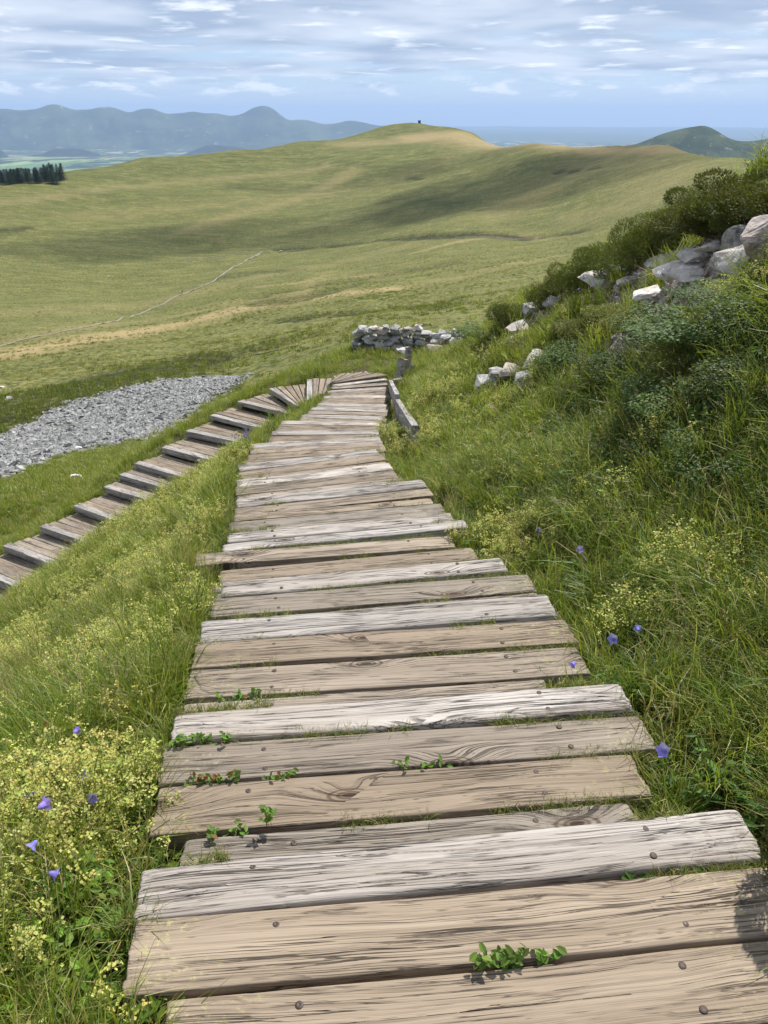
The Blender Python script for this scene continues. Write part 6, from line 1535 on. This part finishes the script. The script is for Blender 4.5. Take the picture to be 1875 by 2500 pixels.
# ------------------------------------------------------------------ walkers, far off
def person_mesh(seed, top, bottom, stride):
    me = bpy.data.meshes.new('body')
    J = [(0, 0, .95), (0, 0, 1.18), (0, 0, 1.42), (0, 0, 1.52), (0, .02, 1.66),
         (-.09, 0, .90), (-.10, stride*.5, .50), (-.10, stride, .08), (-.10, stride+.14, .04),
         (.09, 0, .90), (.10, -stride*.3, .50), (.10, -stride, .10), (.10, -stride+.12, .04),
         (-.19, 0, 1.40), (-.25, -.04, 1.12), (-.24, .10, .90), (.19, 0, 1.40), (.25, .04, 1.12), (.24, -.08, .90)]
    E = [(0, 1), (1, 2), (2, 3), (3, 4), (0, 5), (5, 6), (6, 7), (7, 8), (0, 9), (9, 10), (10, 11), (11, 12), (2, 13), (13, 14), (14, 15), (2, 16), (16, 17), (17, 18)]
    me.from_pydata(J, E, []); o = bpy.data.objects.new('tmp', me); COL.objects.link(o)
    rad = [.15, .14, .16, .06, .105, .09, .065, .045, .04, .09, .065, .045, .04, .06, .045, .035, .06, .045, .035]
    sk = o.modifiers.new('skin', 'SKIN')
    for i, r_ in enumerate(rad): me.skin_vertices[0].data[i].radius = (r_, r_*.8)
    me.skin_vertices[0].data[0].use_root = True
    o.modifiers.new('sub', 'SUBSURF').levels = 1
    dg = bpy.context.evaluated_depsgraph_get(); m2 = bpy.data.meshes.new_from_object(o.evaluated_get(dg)); bpy.data.objects.remove(o)
    m2.name = 'body'; m2.materials.clear()
    for c_ in (top, bottom, (.42, .27, .19), (.05, .035, .025)): m2.materials.append(mat_plain('cloth_%d' % seed, c_))
    for p in m2.polygons:
        z = p.center.z; x = abs(p.center.x)
        p.material_index = 0 if (.92 < z < 1.50) else (1 if z <= .92 and x < .2 else 2)
        if z > 1.66 or (z > 1.6 and p.center.y < 0): p.material_index = 3
        if z <= .92 and x >= .2: p.material_index = 2
    return m2
pm = [person_mesh(1, (.75, .73, .70), (.04, .04, .06), .22), person_mesh(2, (.03, .03, .04), (.05, .05, .06), .2), person_mesh(3, (.35, .36, .34), (.08, .08, .09), .15)]
for i, (x, y, z, lab) in enumerate(PEOPLE):
    o = link('person', pm[[0, 0, 1, 1, 1, 2][i]], (), None, (x, y, float(height([x], [y], False)[0])+(.28 if i < 3 else .0))); o.rotation_euler = (0, 0, .9+i)
    tag(o, lab, 'person')

# ------------------------------------------------------------------ cumulus clouds overhead: they throw the shade that lies on the hill
mc, t, o_ = newmat('cloud')
p_ = t.new('ShaderNodeBsdfDiffuse'); p_.inputs[0].default_value = (.92, .92, .93, 1); tr_ = t.new('ShaderNodeBsdfTransparent'); mx_ = t.new('ShaderNodeMixShader')
lw = t.new('ShaderNodeLayerWeight'); lw.inputs[0].default_value = .5
gpos = t.new('ShaderNodeNewGeometry').outputs['Position']
t.put(mx_.inputs[0], t.math('SUBTRACT', t.ramp(t.noise(gpos, 1/90, 5, .6), .30, .62, .06, .56), t.math('MULTIPLY', lw.outputs['Facing'], .6), clamp=True))
t.l.new(tr_.outputs[0], mx_.inputs[1]); t.l.new(p_.outputs[0], mx_.inputs[2]); t.l.new(mx_.outputs[0], o_.inputs[0])
def cloud(ground_pt, alt, sx, sy, seed, rz=0):
    c_ = Vector(ground_pt)+SUN_DIR*(alt/SUN_DIR.z); bm = bmesh.new()
    bmesh.ops.create_icosphere(bm, subdivisions=5, radius=1)
    for v in bm.verts:
        q = v.co.copy(); n_ = float(fbm(np.array([q.x*2.2+seed]), np.array([q.y*2.2+q.z*1.3]), 4, seed)[0])
        k = .62+.75*n_; v.co = Vector((q.x*sx*k, q.y*sy*k, max(q.z, -.18)*sx*.26*k))
    me = bpy.data.meshes.new('cloud'); bm.to_mesh(me); bm.free(); me.materials.append(mc)
    me.polygons.foreach_set('use_smooth', [True]*len(me.polygons))
    o = link('cloud', me, (), None, c_); o.rotation_euler = (0, 0, rz); tag(o, kind='structure'); return o
for a in CLOUDS: cloud(*a)

# ------------------------------------------------------------------ haze
mh, t, o_ = newmat('haze')
pv = t.new('ShaderNodeVolumePrincipled'); pv.inputs['Color'].default_value = (.45, .635, .94, 1); pv.inputs['Density'].default_value = 4.6e-5; pv.inputs['Anisotropy'].default_value = 0.1
t.l.new(pv.outputs[0], o_.inputs['Volume'])
z0, z1, e_ = -760, 420, 47500
V = [(sx*e_, sy*e_, z) for z in (z0, z1) for sx, sy in ((-1, -1), (1, -1), (1, 1), (-1, 1))]
F = [(0, 3, 2, 1), (4, 5, 6, 7), (0, 1, 5, 4), (1, 2, 6, 5), (2, 3, 7, 6), (3, 0, 4, 7)]
tag(link('haze', mesh_np('haze', V, F), mh), kind='stuff')
